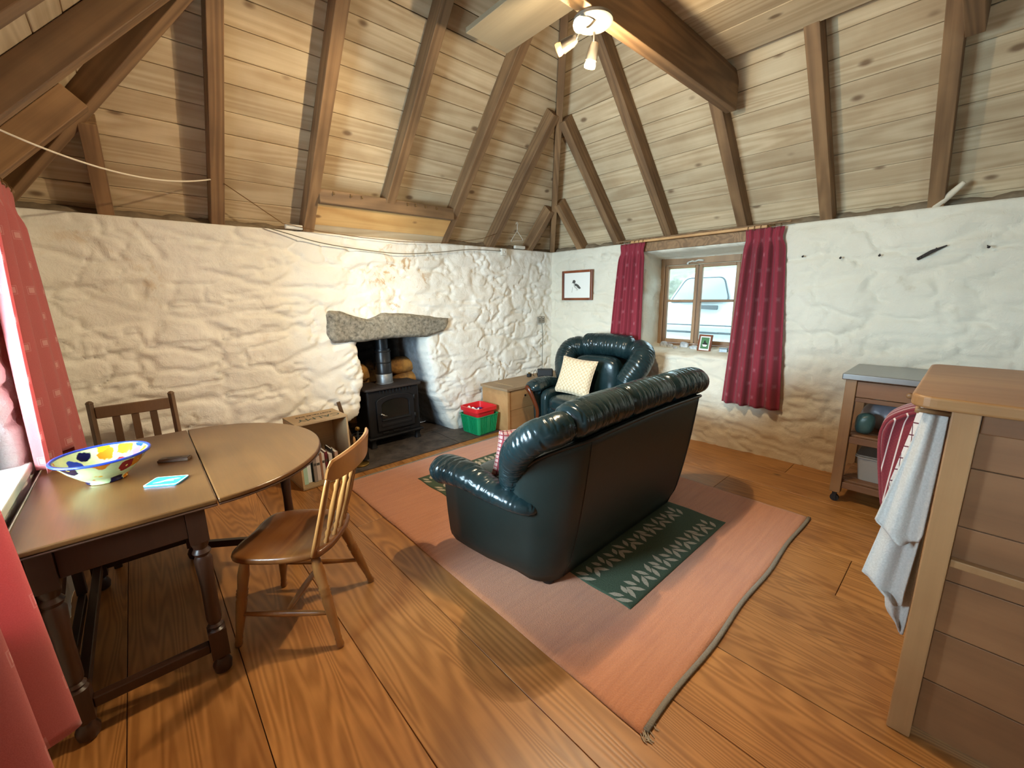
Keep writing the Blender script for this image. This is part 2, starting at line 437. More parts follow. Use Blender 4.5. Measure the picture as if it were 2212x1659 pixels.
def curtain_mat(name, c1, c2, cm):
    t = NT(name); tc = t.n('TexCoord'); sp = t.n('SeparateXYZ'); t.t.links.new(tc.outputs['UV'], sp.inputs[0])
    u = t.math('DIVIDE', sp.outputs[0], 0.19); w = t.math('DIVIDE', sp.outputs[1], 0.125)
    row = t.math('FLOOR', w); off = t.math('MULTIPLY', t.math('MODULO', row, 2.0), 0.5)
    fu = t.math('FRACT', t.math('ADD', u, off)); fw = t.math('FRACT', w)
    du = t.math('MULTIPLY', t.math('ABSOLUTE', t.math('SUBTRACT', fu, 0.5)), 0.19); dw = t.math('MULTIPLY', t.math('ABSOLUTE', t.math('SUBTRACT', fw, 0.5)), 0.125)
    mx = t.math('MAXIMUM', t.math('MULTIPLY', du, 0.8), dw)
    inner = t.math('LESS_THAN', mx, 0.0125); ring = t.math('MULTIPLY', t.math('GREATER_THAN', mx, 0.0165), t.math('LESS_THAN', mx, 0.0195))
    mark = t.math('MAXIMUM', inner, t.math('MULTIPLY', ring, 0.6))
    nz = t.noise(t.coord(), 400, 2); col = t.mix(nz, lin(c1), lin(c2)); col = t.mix(t.math('MULTIPLY', mark, 0.55), col, lin(cm))
    t.out(col, 0.9, t.bump(nz, 0.25, 0.001), Sheen_Weight=0.25)
    tr = t.n('BsdfTranslucent'); t.set(tr, 0, col)
    mixs = t.n('MixShader'); mixs.inputs[0].default_value = 0.40
    t.t.links.new(t.b.outputs[0], mixs.inputs[1]); t.t.links.new(tr.outputs[0], mixs.inputs[2])
    t.t.links.new(mixs.outputs[0], t.t.nodes['Material Output'].inputs[0])
    return t.m
M['curtain'] = curtain_mat('brick_red_curtain', 'c86a6a', 'da8280', 'f0c4be')
M['curtain2'] = curtain_mat('wine_red_curtain', '98303e', 'b03e4e', 'cc7c86')
def weave(name, c1, c2, s=90, a=0.45, stripe=None, axis=0, period=0.03, width=0.25, both=False, scol=None):
    t = NT(name); v = t.coord(); n = t.noise(v, s, 2); ck = t.n('TexChecker', i={'Vector': v, 'Scale': float(s), 'Color1': lin(c1), 'Color2': lin(c2)})
    col = t.mix(a, t.mix(n, lin(c1), lin(c2)), ck)
    if stripe:
        sp = t.n('SeparateXYZ'); t.t.links.new((t.n('TexCoord')).outputs['UV' if stripe == 'UV' else 'Object'], sp.inputs[0])
        k = t.math('LESS_THAN', t.math('FRACT', t.math('DIVIDE', sp.outputs[axis], period)), width)
        if both: k = t.math('MAXIMUM', k, t.math('LESS_THAN', t.math('FRACT', t.math('DIVIDE', sp.outputs[1 - axis], period)), width))
        col = t.mix(k, col, lin(scol))
    return t.out(col, 0.95, t.bump(n, 0.5, 0.003), Sheen_Weight=0.2)
M['cream'] = weave('cream_woven_cushion', 'c2a884', 'e6d2b2', 46, 0.7)
M['plaid'] = weave('red_plaid_cushion', 'c08c84', 'd8b4aa', 120, 0.3, 'Object', 0, 0.026, 0.26, True, '9c3840')
M['terry'] = weave('white_terry', 'a9a7a2', 'd0cfcb', 160, 0.0)
M['teatowel'] = weave('check_tea_towel', 'cfc4bd', 'e0d8d2', 150, 0.2, 'UV', 0, 0.045, 0.10, True, '5c2333')
M['redstripe'] = weave('red_striped_cloth', '6e1f28', '842a32', 150, 0.3, 'UV', 0, 0.032, 0.14, False, 'd8c4bb')
def bowl():
    t = NT('painted_flower_glaze'); v = t.coord()
    d = t.n('VectorMath', operation='ADD'); nz = t.noise(v, 26, 2)
    sc = t.n('VectorMath', operation='SCALE'); t.t.links.new(nz.outputs['Color'], sc.inputs[0]); sc.inputs['Scale'].default_value = 0.035
    t.t.links.new(v.outputs[0], d.inputs[0]); t.t.links.new(sc.outputs[0], d.inputs[1])
    vo = t.n('TexVoronoi', i={'Vector': d, 'Scale': 15.0, 'Randomness': 0.75})
    sep = t.n('SeparateColor'); t.t.links.new(vo.outputs['Color'], sep.inputs[0])
    pet = t.ramp(sep.outputs[0], [(0.0, lin('c9761a')), (0.17, lin('14143a')), (0.34, lin('c85a86')), (0.5, lin('e0a81c')), (0.66, lin('8c1f22')), (0.82, lin('1c3fb0'))], 'CONSTANT')
    base = t.mix(t.noise(v, 18, 3), lin('8fc08c'), lin('f0ecb0'))
    k = t.math('SUBTRACT', 1.0, sclamp(t, vo.outputs['Distance'], 0.46, 0.52))
    col = t.mix(k, base, pet); c2 = t.math('LESS_THAN', vo.outputs['Distance'], 0.09)
    col = t.mix(c2, col, lin('f2d060'))
    return t.out(col, 0.12, None)
M['bowl'] = bowl()
M['bluerim'] = plain('blue_glaze', '2a3fa0', 0.12)
M['coaster'] = plain('sky_blue_card', '2f9fd0', 0.3, noise=0.3, nscale=30)
M['greenpl'] = plain('green_plastic', '159660', 0.35)
M['redpl'] = plain('red_plastic', 'd8272c', 0.35)
M['purple'] = plain('purple_card', '4a3a90', 0.5)
M['logbrown'] = plain('brown_card', '6e5a44', 0.9, noise=0.3)
M['ink'] = plain('green_black_ink', '26382c', 0.8)
M['inkblack'] = plain('dark_ink', '2a2622', 0.8)
M['inkgrey'] = plain('bird_ink_grey', '4a4844', 0.8)
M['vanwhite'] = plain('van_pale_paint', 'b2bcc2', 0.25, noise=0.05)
M['vanglass'] = plain('van_glass', '8a9ca4', 0.12)
M['vantrim'] = plain('van_dark_trim', '3a4246', 0.5)
M['tyre'] = plain('tyre_rubber', '17181a', 0.9)
M['grass'] = plain('outdoor_grass', '6a7658', 0.95, noise=0.5, nscale=6, bump=0.6)
M['gravel'] = plain('outdoor_gravel', '9a958a', 0.95, noise=0.4, nscale=30, bump=0.6)
def glass():
    t = NT('window_pane_glass'); g = t.n('BsdfGlossy', i={'Roughness': 0.02}); tr = t.n('BsdfTransparent', i={0: (0.93, 0.99, 1.0, 1)})
    fr = t.n('Fresnel', i={'IOR': 1.45}); mx = t.n('MixShader'); t.set(mx, 0, fr)
    t.t.links.new(tr.outputs[0], mx.inputs[1]); t.t.links.new(g.outputs[0], mx.inputs[2]); t.t.links.new(mx.outputs[0], t.t.nodes['Material Output'].inputs[0])
    return t.m
M['glass'] = glass()
def emit(name, col, s):
    t = NT(name); return t.out(lin(col), 0.5, None, Emission_Color=lin(col), Emission_Strength=s)
M['bulb'] = emit('lit_bulb', (1.0, 0.80, 0.42), 40)
M['bulb_side'] = emit('lit_bulb_glass', (1.0, 0.86, 0.5), 4)
M['bulb_orange'] = emit('lit_lamp_lens', (1.0, 0.45, 0.15), 1.6)
# ------------------------------------------------------------------ room constants
XL, XR, YB, YF, ZT = -0.45, 4.18, 3.83, -3.3, 2.05
ANG = math.radians(47.0); TA, CA, SA = math.tan(ANG), math.cos(ANG), math.sin(ANG)
RD = 0.125                      # rafter depth
OFF = RD / CA

# ------------------------------------------------------------------ floor
floor = struct(mk('floor', box(-1.0, 4.9, YF - 0.2, 4.6, -0.12, -0.031), M['gap']))
ed = [-0.63, -0.24, 0.125, 0.514, 0.903, 1.296, 1.664, 2.06, 2.414, 2.82, 3.17, 3.523, 3.90, 4.26]
joints = {3.17: [1.20, -1.9], 2.414: [0.275, -2.4], 0.903: [2.585, -0.9], 0.125: [-0.7], 1.664: [2.9, -1.3], 1.296: [-1.6], -0.24: [0.4], 2.82: [2.4, -0.4], 2.06: [3.1, -2.1], 3.523: [-0.6], 0.514: [-1.9], 3.9: [0.9]}
for a, b in zip(ed[:-1], ed[1:]):
    ys = [3.92] + sorted(joints.get(a, []), reverse=True) + [YF - 0.05]
    for y1, y0 in zip(ys[:-1], ys[1:]):
        dz = random.uniform(-0.0008, 0.0008); L = y1 - y0 - 0.003; w = b - a - 0.003
        m = Matrix.Translation(((a + b) / 2, y0 + 0.0015, dz)) @ Matrix.Rotation(PI / 2, 4, 'Z')
        mk('floor_board', box(0, L, -w / 2, w / 2, -0.03, 0), M['floor'], floor, bevel=0.0012, mw=m, segs=1)

# ------------------------------------------------------------------ rough stone walls (height fields)
def stone_relief(a, z, seed, sx=0.42, sz=0.19, amp=0.030, rough=1.0):
    wx = a / sx + 0.55 * (fbm(a * 2.6, z * 2.6, 3, seed + 40) - 0.5) * 2
    wz = z / sz + 0.55 * (fbm(a * 2.2, z * 3.1, 3, seed + 50) - 0.5) * 2
    f1, f2, idv = worley(wx, wz, seed)
    e = f2 - f1 + 0.30 * (fbm(a * 6, z * 7, 3, seed + 70) - 0.5)
    d = amp * (sstep(0.0, 0.32, e) * (0.35 + 0.65 * idv)) + 0.05 * (fbm(a * 0.9, z * 1.1, 2, seed + 3) - 0.5)
    d += 0.020 * rough * (fbm(a * 5.5, z * 9.0, 4, seed + 7) - 0.5)
    d += 0.014 * rough * (fbm(a * 13 + 3 * fbm(a * 4, z * 4, 2, seed + 33), z * 20, 4, seed + 37, 0.6) - 0.5)
    r = 1 - np.abs(2 * fbm(a * 3.4 + 2 * fbm(a * 2, z * 2, 2, seed + 21), z * 6.5, 3, seed + 11) - 1)
    d -= 0.020 * rough * sstep(0.90, 0.985, r)
    return d
def wall_mesh(name, a0, a1, step, to_world, relief, depth, hole, mat, parent=None):
    """a = distance along wall, z up; to_world(a, out, z) with out>0 into the room"""
    na = int((a1 - a0) / step); nz = int(ZT / step)
    A, Z = np.meshgrid(np.linspace(a0, a1, na + 1), np.linspace(0, ZT, nz + 1))
    R = relief(A, Z); D = depth(A, Z)
    # relief fades out on the wall head
    outv = R * (1 - 0.6 * sstep(ZT - 0.10, ZT, Z)) - D
    # head of the wall: three extra rows going back
    rowsA = [A]; rowsO = [outv]; rowsZ = [Z]
    for k, back in enumerate((0.05, 0.14, 0.30, 0.52)):
        rowsA.append(A[-1:]); rowsO.append(outv[-1:] * 0.3 - back); rowsZ.append(np.full_like(A[-1:], ZT) + 0.02 * (fbm(A[-1:] * 6, A[-1:] * 0 + k * 3.3, 3, 77) - 0.5))
    A2, O2, Z2 = np.vstack(rowsA), np.vstack(rowsO), np.vstack(rowsZ)
    P = to_world(A2, O2, Z2)
    n = na + 1; m = A2.shape[0]
    F = []
    for j in range(m - 1):
        for i in range(na):
            if hole is not None and j < nz:
                if hole(0.25 * (A[j, i] + A[j + 1, i] + A[j, i + 1] + A[j + 1, i + 1]), 0.5 * (Z[j, i] + Z[j + 1, i])): continue
            F.append((j * n + i, j * n + i + 1, (j + 1) * n + i + 1, (j + 1) * n + i))
    V = np.stack([p.ravel() for p in P], 1)
    return mk(name, (V.tolist(), F), mat, parent, smooth=True)
def polysdf(A, Z, poly):
    P = np.array(poly); d = np.full(A.shape, 1e9); inside = np.zeros(A.shape, bool); n = len(P)
    for i in range(n):
        p, q = P[i], P[(i + 1) % n]; e = q - p; wx, wz = A - p[0], Z - p[1]
        t = np.clip((wx * e[0] + wz * e[1]) / (e @ e), 0, 1)
        d = np.minimum(d, np.hypot(wx - e[0] * t, wz - e[1] * t))
        c = ((p[1] > Z) != (q[1] > Z)) & (A < (q[0] - p[0]) * (Z - p[1]) / (q[1] - p[1] + 1e-12) + p[0])
        inside ^= c
    return np.where(inside, -d, d)
HEARTH = [(1.20, -0.3), (1.20, 0.33), (1.32, 0.36), (1.45, 0.41), (1.485, 0.50), (1.49, 0.60), (1.53, 0.74), (1.55, 0.80), (1.525, 0.90), (1.50, 1.0), (1.50, 1.24), (2.27, 1.24), (2.27, 0.85), (2.32, 0.62), (2.36, 0.45), (2.45, 0.25), (2.55, 0.0), (2.6, -0.3)]
def fire_relief(A, Z):
    w = sstep(2.45, 2.9, A)
    a = stone_relief(A, Z, 3, 0.50, 0.20, 0.026, 0.9); b = stone_relief(A, Z, 8, 0.42, 0.36, 0.022, 1.0) + 0.035 * (fbm(A * 5.0 + 2 * fbm(A * 3, Z * 3, 2, 91), Z * 3.4, 4, 92) - 0.5)
    return a * (1 - w) + b * w
def fire_depth(A, Z):
    s = polysdf(A + 0.03 * (fbm(A * 9, Z * 9, 3, 61) - 0.5), Z + 0.03 * (fbm(A * 9, Z * 9, 3, 62) - 0.5), HEARTH)
    d = 0.58 * sstep(0.0, 0.05, -s) + 0.02 * sstep(0.06, 0.0, np.abs(s))
    return d + 0.05 * (fbm(A * 7, Z * 9, 3, 5) - 0.5) * (s < -0.05)
wall_back = struct(wall_mesh('wall_back', XL - 0.6, XR + 0.35, 0.0145, lambda a, o, z: (a, YB - o, z), fire_relief, fire_depth, None, M['wall_fire']))
W1 = (1.645, 2.565, 0.885, 1.905)      # right window frame: y0,y1,z0,z1 at x = 4.72
def win_depth(A, Z):
    s = polysdf(A + 0.05 * (fbm(A * 5, Z * 5, 3, 31) - 0.5), Z + 0.02 * (fbm(A * 5, Z * 5, 2, 32) - 0.5), [(1.44, 0.87), (2.49, 0.87), (2.49, 1.935), (1.44, 1.935)])
    return 0.55 * sstep(0.0, 0.05, -s)
wall_right = struct(wall_mesh('wall_right', YF - 0.3, YB + 0.35, 0.0165, lambda a, o, z: (XR - o, a + 0.13 * np.clip(-o / 0.5, 0, 1) * sstep(2.2, 2.44, a), z), lambda A, Z: stone_relief(A, Z, 15, 0.55, 0.22, 0.024, 0.8), win_depth,
    lambda a, z: (W1[0] + 0.04 < a < 2.405 and W1[2] + 0.04 < z < W1[3] - 0.04) or (-2.45 < a < -1.35 and 0.95 < z < 1.95), M['wall_win']))
W2 = (1.36, 2.72, 0.80, 1.93)          # left window opening
def left_depth(A, Z):
    s = polysdf(A, Z, [(W2[0], W2[2]), (W2[1], W2[2]), (W2[1], W2[3]), (W2[0], W2[3])])
    return 0.42 * sstep(0.0, 0.04, -s)
wall_left = struct(wall_mesh('wall_left', YF - 0.3, YB + 0.35, 0.024, lambda a, o, z: (XL + o * 0.8, a, z), lambda A, Z: stone_relief(A, Z, 25, 0.45, 0.2, 0.022, 1.2), left_depth,
    lambda a, z: (W2[0] + 0.08 < a < W2[1] - 0.08 and W2[2] + 0.06 < z < W2[3] - 0.06) or (-2.1 < a < -0.9 and 0.9 < z < 1.95), M['wall_left']))
wall_front = struct(wall_mesh('wall_front', XL - 0.3, XR + 0.3, 0.04, lambda a, o, z: (a, YF + o, z), lambda A, Z: stone_relief(A, Z, 35, 0.5, 0.2, 0.02, 1.0), lambda A, Z: 0 * A, None, M['wall_left']))
# gable end above the far kitchen wall
mk('gable_boarding', prism([(XL - 0.5, 2.0), (XR + 0.5, 2.0), (1.865, 5.1)], 0, 0.05), M['ceil'], wall_front, mw=Matrix.Translation((0, YF, 0)) @ Matrix.Rotation(PI / 2, 4, 'X'))

# lintel stone over the hearth
LT = [(1.243, 1.368), (1.281, 1.399), (1.373, 1.399), (1.493, 1.345), (1.62, 1.31), (1.785, 1.364), (2.028, 1.35), (2.263, 1.317), (2.517, 1.277), (2.433, 1.149), (2.249, 1.099), (1.861, 1.119), (1.58, 1.106), (1.292, 1.114)]
def lintel_geo():
    # the outline filled as rows between a top and a bottom edge, faces displaced
    up = LT[:9]; lo = list(reversed(LT[9:])) ; lo = [(1.25, 1.16)] + lo + [(2.50, 1.24)]
    n = 90; m = 20; xs = np.linspace(1.245, 2.515, n + 1)
    zu = np.interp(xs, [p[0] for p in up], [p[1] for p in up]); zl = np.interp(xs, [p[0] for p in lo], [p[1] for p in lo])
    zu += 0.012 * (fbm(xs * 14, xs * 0, 3, 4) - 0.5); zl += 0.012 * (fbm(xs * 14, xs * 0 + 9, 3, 4) - 0.5)
    rs = []
    for j in range(m + 1):
        t = j / m; z = zl + (zu - zl) * t
        k = min(t, 1 - t) * 2; ex = np.minimum((xs - 1.245), (2.515 - xs)) / 0.06
        b = np.minimum(1, np.minimum(k / 0.25, ex)); b = np.sqrt(np.clip(b, 0, 1))
        y = 3.815 - 0.045 * b + 0.02 * (fbm(xs * 9, z * 9, 4, 14) - 0.5)
        rs.append([(a, c, d) for a, c, d in zip(xs, y, z)])
    V = [p for r in rs for p in r]; w = n + 1
    F = [(j * w + i, j * w + i + 1, (j + 1) * w + i + 1, (j + 1) * w + i) for j in range(m) for i in range(n)]
    N = len(V); V2 = [(p[0], 3.98, p[2]) for p in V]; F2 = [tuple(reversed([N + i for i in q])) for q in F]
    rim = [i for i in range(w)] + [j * w + n for j in range(1, m + 1)] + [m * w + i for i in range(n - 1, -1, -1)] + [j * w for j in range(m - 1, 0, -1)]
    F3 = [(rim[i], N + rim[i], N + rim[(i + 1) % len(rim)], rim[(i + 1) % len(rim)]) for i in range(len(rim))]
    return V + V2, F + F2 + F3
lt = mk('lintel_stone', lintel_geo(), M['lintel'], wall_back, smooth=True); lt['label'] = 'rough grey unpainted stone lintel over the stove'

# ------------------------------------------------------------------ roof: boards, rafters, collars
ceiling = struct(empty('ceiling'))
def slope_boards(side, seed):
    rnd = random.Random(seed); s = -0.05
    smax = 2.36 / CA
    while s < smax:
        w = rnd.choice((0.145, 0.15, 0.16, 0.165)); s1 = min(s + w, smax); dj = rnd.uniform(-0.003, 0.003)
        def ends(sv):
            q = sv * CA                                  # horizontal run from the eaves line of the board plane
            e = OFF / TA                                  # boards start behind the wall face
            if side == 'back': return (XL - e + q, XR + e - q)
            return (YF - 0.2, YB + e - q)
        a0, a1 = ends(s); b0, b1 = ends(s1 - 0.004)
        e = OFF / TA
        if side == 'back': org, ux, vy = (0, YB + e, ZT), (1, 0, 0), (0, -CA, SA); pts = [(a0, s), (a1, s), (b1, s1 - 0.004), (b0, s1 - 0.004)]; nd = (0, SA, CA)
        elif side == 'right': org, ux, vy = (XR + e, 0, ZT), (0, -1, 0), (-CA, 0, SA); pts = [(-a1, s), (-a0, s), (-b0, s1 - 0.004), (-b1, s1 - 0.004)]; nd = (SA, 0, CA)
        else: org, ux, vy = (XL - e, 0, ZT), (0, 1, 0), (CA, 0, SA); pts = [(a0, s), (a1, s), (b1, s1 - 0.004), (b0, s1 - 0.004)]; nd = (-SA, 0, CA)
        org = Vector(org) + Vector(nd) * (0.004 + dj)
        ux_, vy_ = Vector(ux), Vector(vy); th = 0.018 if ux_.cross(vy_).dot(Vector(nd)) > 0 else -0.018
        panel('roof_board', org, ux, vy, pts, th, M['ceil'], ceiling, bevel=0.0025)
        s = s1
for sd, k in (('back', 1), ('right', 2), ('left', 3)): slope_boards(sd, k)
# unseen backing sheet added behind the boards to stop light leaking through gaps
e = (OFF + 0.05) / TA; q = 2.315 + e; zr = ZT + q * TA
xc = (XL + XR) / 2
V = [(XL - e, YB + e, ZT), (XR + e, YB + e, ZT), (xc, YB + e - q, zr), (XR + e, YF - 0.2, ZT), (xc, YF - 0.2, zr), (XL - e, YF - 0.2, ZT)]
mk('roof_light_seal', (V, [(0, 2, 1), (1, 2, 4, 3), (0, 5, 4, 2)]), M['gap'], ceiling)
RW = 0.082
def rafter_b(x, s1=3.3, s0=-0.06, name='rafter'):
    return beam(name, (x, YB - s0 * CA, ZT + s0 * SA), (x, YB - s1 * CA, ZT + s1 * SA), RW, RD, M['rafter'], ceiling, (0, SA, CA))
def rafter_r(y, s1=3.3, s0=-0.06):
    return beam('rafter', (XR - s0 * CA, y, ZT + s0 * SA), (XR - s1 * CA, y, ZT + s1 * SA), RW, RD, M['rafter'], ceiling, (SA, 0, CA))
def rafter_l(y, s1=3.3, s0=-0.06):
    return beam('rafter', (XL + s0 * CA, y, ZT + s0 * SA), (XL + s1 * CA, y, ZT + s1 * SA), RW, RD, M['rafter'], ceiling, (-SA, 0, CA))
def jack(x): return max(0.2, (min(x - XL, XR - x) - 0.03) / CA)
for x in (-0.03, 0.565, 1.19, 2.525, 3.16, 3.78): rafter_b(x, min(3.3, jack(x)))
rafter_b(1.825, 3.3, 0.31)                                # trimmed rafter above the chimney header
for y in (3.38, 2.845, 2.225, 1.52, 0.905, 0.295, -0.32, -0.93, -1.54, -2.15, -2.76): rafter_r(y, min(3.3, max(0.2, (YB - y - 0.03) / CA)))
for y in (3.36, 2.78, 2.15, 1.52, 0.905, 0.295, -0.32, -0.93, -1.54, -2.15, -2.76): rafter_l(y, min(3.3, max(0.2, (YB - y - 0.03) / CA)))
# hips
def hip(xs, sg):
    p0 = Vector((xs, YB, ZT)); d = Vector((sg, -1, TA)); p0 = p0 - d * 0.06; p1 = Vector((xs, YB, ZT)) + d * 2.31
    o = beam('hip_rafter', p0, p1, 0.06, 0.15, M['rafter'], ceiling, (-sg * 0.3, 0.3, 1))
    return o
hip(XR, -1); hip(XL, 1)
beam('ridge_beam', (xc, YB - 2.2, ZT + 2.20 * TA), (xc, YF, ZT + 2.20 * TA), 0.05, 0.18, M['rafter'], ceiling)
# chimney header between two rafters, with a flat board below it
beam('header_beam', (1.225, 3.62, 2.245), (2.49, 3.62, 2.245), 0.07, 0.105, M['rafter'], ceiling, (0, 0, 1))
panel('header_board', (1.226, 3.845, 2.04), (1, 0, 0), (0, -0.66, 0.75), [(0, 0), (1.26, 0), (1.26, 0.09), (0, 0.09)], -0.02, M['ceil'], ceiling)
panel('header_board', (1.226, 3.785, 2.108), (1, 0, 0), (0, -0.74, 0.67), [(0, 0), (1.26, 0), (1.26, 0.20), (0, 0.20)], -0.02, M['header'], ceiling)
# collar beams carrying the loft boards, the loft boards, and one long plank that overhangs
for y in (1.425, 0.215, -1.0, -2.2):
    dz = 1.0
    beam('collar_beam', (XL + 0.69, y, 2.80), (XR - 0.69, y, 2.80), 0.075, 0.25, M['rafter'], ceiling)
x = XL + 0.80; lx = [3.262, 2.919, 2.634, 2.36, 2.08, 1.80, 1.50, 1.20, 0.92, 0.64, 0.47]
for a, b in zip(lx[1:], lx[:-1]):
    panel('loft_board', (b - 0.003, YF, 3.052 + random.uniform(0, 0.003)), (0, 1, 0), (-1, 0, 0), [(0, 0), (1.47 - YF, 0), (1.47 - YF, b - a - 0.005), (0, b - a - 0.005)], 0.022, M['ceil'], ceiling)
panel('overhanging_plank', (2.068, 0.3, 3.05), (0, 1, 0), (-1, 0, 0), [(0, 0), (2.0, 0), (2.0, 0.33), (0, 0.33)], 0.03, M['ceil_old'], ceiling)['label'] = 'weathered loft plank overhanging the beam'
# rubble on the wall head under the boards
def rubble(name, p0, p1, inward, seed, parent):
    p0, p1 = Vector(p0), Vector(p1); L = (p1 - p0).length; n = int(L / 0.02); d = (p1 - p0).normalized(); iw = Vector(inward)
    rs = []
    for i in range(n + 1):
        t = i / n; a = np.array([t * L * 9]); h = 0.02 + 0.05 * float(fbm(a, a * 0, 4, seed)[0]); wv = 0.02 * float(fbm(a, a * 0 + 5, 3, seed)[0])
        c = p0 + d * (t * L)
        rs.append([c + iw * (0.0 + wv) + Vector((0, 0, -0.01)), c + iw * (-0.03 + wv) + Vector((0, 0, h * 0.8)), c + iw * -0.09 + Vector((0, 0, h + 0.02)), c + iw * -0.2 + Vector((0, 0, 0.06)), c + iw * -0.2 + Vector((0, 0, -0.02))])
    return mk(name, rings(rs), M['rubble'], parent, smooth=True)
rubble('wall_head_rubble', (XL, YB + 0.06, ZT), (1.17, YB + 0.06, ZT), (0, -1, 0), 3, wall_back)
rubble('wall_head_rubble', (2.56, YB + 0.06, ZT), (XR, YB + 0.06, ZT), (0, -1, 0), 13, wall_back)
rubble('wall_head_rubble', (XR + 0.06, YB, ZT), (XR + 0.06, -1.0, ZT), (-1, 0, 0), 23, wall_right)

# ------------------------------------------------------------------ hearth slabs
hearth = empty('hearth', (0, 0, 0), 0, 'dark worn slate hearth slabs in front of the stove', 'hearth')
for x0, x1, y0, y1 in ((1.22, 2.335, 3.445, 4.0), (2.345, 2.90, 3.445, 4.0), (1.22, 2.62, 4.005, 4.37)):
    def f(s, t, x0=x0, x1=x1, y0=y0, y1=y1):
        X = x0 + (x1 - x0) * s; Y = y0 + (y1 - y0) * t
        return (X, Y, 0.010 + 0.008 * (float(fbm(np.array([X * 6]), np.array([Y * 6]), 3, 9)[0]) - 0.5))
    g = grid(24, 12, f); n = 25
    rim = [i for i in range(n)] + [j * n + 24 for j in range(1, 13)] + [12 * n + i for i in range(23, -1, -1)] + [j * n for j in range(11, 0, -1)]
    V = g[0] + [(g[0][i][0], g[0][i][1], 0.0006) for i in rim]; N = len(g[0])
    F = g[1] + [(rim[i], N + i, N + (i + 1) % len(rim), rim[(i + 1) % len(rim)]) for i in range(len(rim))] + [tuple(range(N, N + len(rim)))]
    mk('slab', (V, F), M['slate'], hearth, ang=35)

# ------------------------------------------------------------------ window in the right wall
window_1 = struct(empty('window_1', (4.72, 0, 0)))
y0, y1, z0, z1 = W1; fw = 0.05
def bar(name, a0, a1, b0, b1, d0, d1, par, mat=None): return mk(name, box(d0, d1, a0, a1, b0, b1), mat or M['winwood'], par, bevel=0.006)
bar('frame_jamb', y0, y0 + fw, z0, z1, -0.03, 0.06, window_1); bar('frame_jamb', y1 - fw, y1, z0, z1, -0.03, 0.06, window_1)
bar('frame_head', y0 + fw, y1 - fw, z1 - 0.085, z1, -0.03, 0.06, window_1); bar('frame_sill', y0 + fw, y1 - fw, z0, z0 + 0.045, -0.04, 0.06, window_1)
ym = 2.125
s0, s1, t0, t1 = y0 + fw + 0.004, y1 - fw - 0.004, z0 + 0.05, z1 - 0.09
for nm, a, b in (('sash', ym + 0.005, s1), ('sash', s0, ym - 0.005)):
    sash = empty('sash'); sash.parent = window_1
    for aa, bb, cc, dd in ((a, a + 0.036, t0, t1), (b - 0.036, b, t0, t1), (a + 0.036, b - 0.036, t1 - 0.036, t1), (a + 0.036, b - 0.036, t0, t0 + 0.045), (a + 0.036, b - 0.036, 1.405, 1.432)):
        bar('sash_rail', aa, bb, cc, dd, -0.02, 0.025, sash)
    for cc, dd in ((t0 + 0.045, 1.405), (1.432, t1 - 0.036)):
        mk('pane', box(0.0, 0.004, a + 0.034, b - 0.034, cc - 0.002, dd + 0.002), M['glass'], sash)
# stay latch
mk('latch', join(tube([(-0.035, 2.16, 1.845), (-0.05, 2.19, 1.85), (-0.045, 2.24, 1.838)], 0.007), tube([(-0.035, 2.07, 1.85), (-0.055, 2.12, 1.855), (-0.04, 2.16, 1.845)], 0.009), mv(lathe([(0.001, -0.014), (0.014, 0), (0.001, 0.014)], 10), -0.045, 2.24, 1.828)), M['white'], window_1, smooth=True)
# timber lintel and pelmet shelf above the opening
trim_1 = struct(mk('trim_1', box(XR - 0.035, XR + 0.07, 1.30, 2.62, 1.945, 2.035), M['rafter'], bevel=0.006))
mk('pelmet_shelf', box(XR - 0.075, XR + 0.05, 1.30, 2.62, 2.037, 2.062), M['chestwood'], trim_1, bevel=0.004)
# lining of the left window, and plain frames for two unseen windows added for the fill lights
def simple_window(name, x, ya, yb, za, zb):
    w = struct(empty(name, (x, 0, 0)))
    for aa, bb, cc, dd in ((ya, ya + 0.06, za, zb), (yb - 0.06, yb, za, zb), (ya + 0.06, yb - 0.06, za, za + 0.06), (ya + 0.06, yb - 0.06, zb - 0.06, zb), ((ya + yb) / 2 - 0.02, (ya + yb) / 2 + 0.02, za + 0.06, zb - 0.06)):
        bar('frame_bar', aa, bb, cc, dd, -0.03, 0.03, w, M['white'])
    ym_ = (ya + yb) / 2
    for aa, bb in ((ya + 0.06, ym_ - 0.02), (ym_ + 0.02, yb - 0.06)): mk('pane', box(-0.002, 0.002, aa, bb, za + 0.06, zb - 0.06), M['glass'], w)
    return w
simple_window('window_2', -0.80, W2[0] + 0.02, W2[1] - 0.02, W2[2] + 0.0, W2[3])
simple_window('fill_window_west', -0.55, -2.12, -0.88, 0.88, 1.97)
simple_window('fill_window_east', 4.3, -2.47, -1.33, 0.93, 1.97)
sill2 = struct(mk('trim_2', box(-0.80, XL + 0.015, W2[0] - 0.02, W2[1] + 0.03, 0.772, 0.808), M['white'], bevel=0.005))

# ------------------------------------------------------------------ outside
ground = struct(mk('ground_outside', box(5.2, 30, -20, 30, -0.45, -0.25), M['gravel']))
ground2 = struct(mk('ground_outside', box(-30, -1.1, -20, 30, -0.45, -0.25), M['grass']))
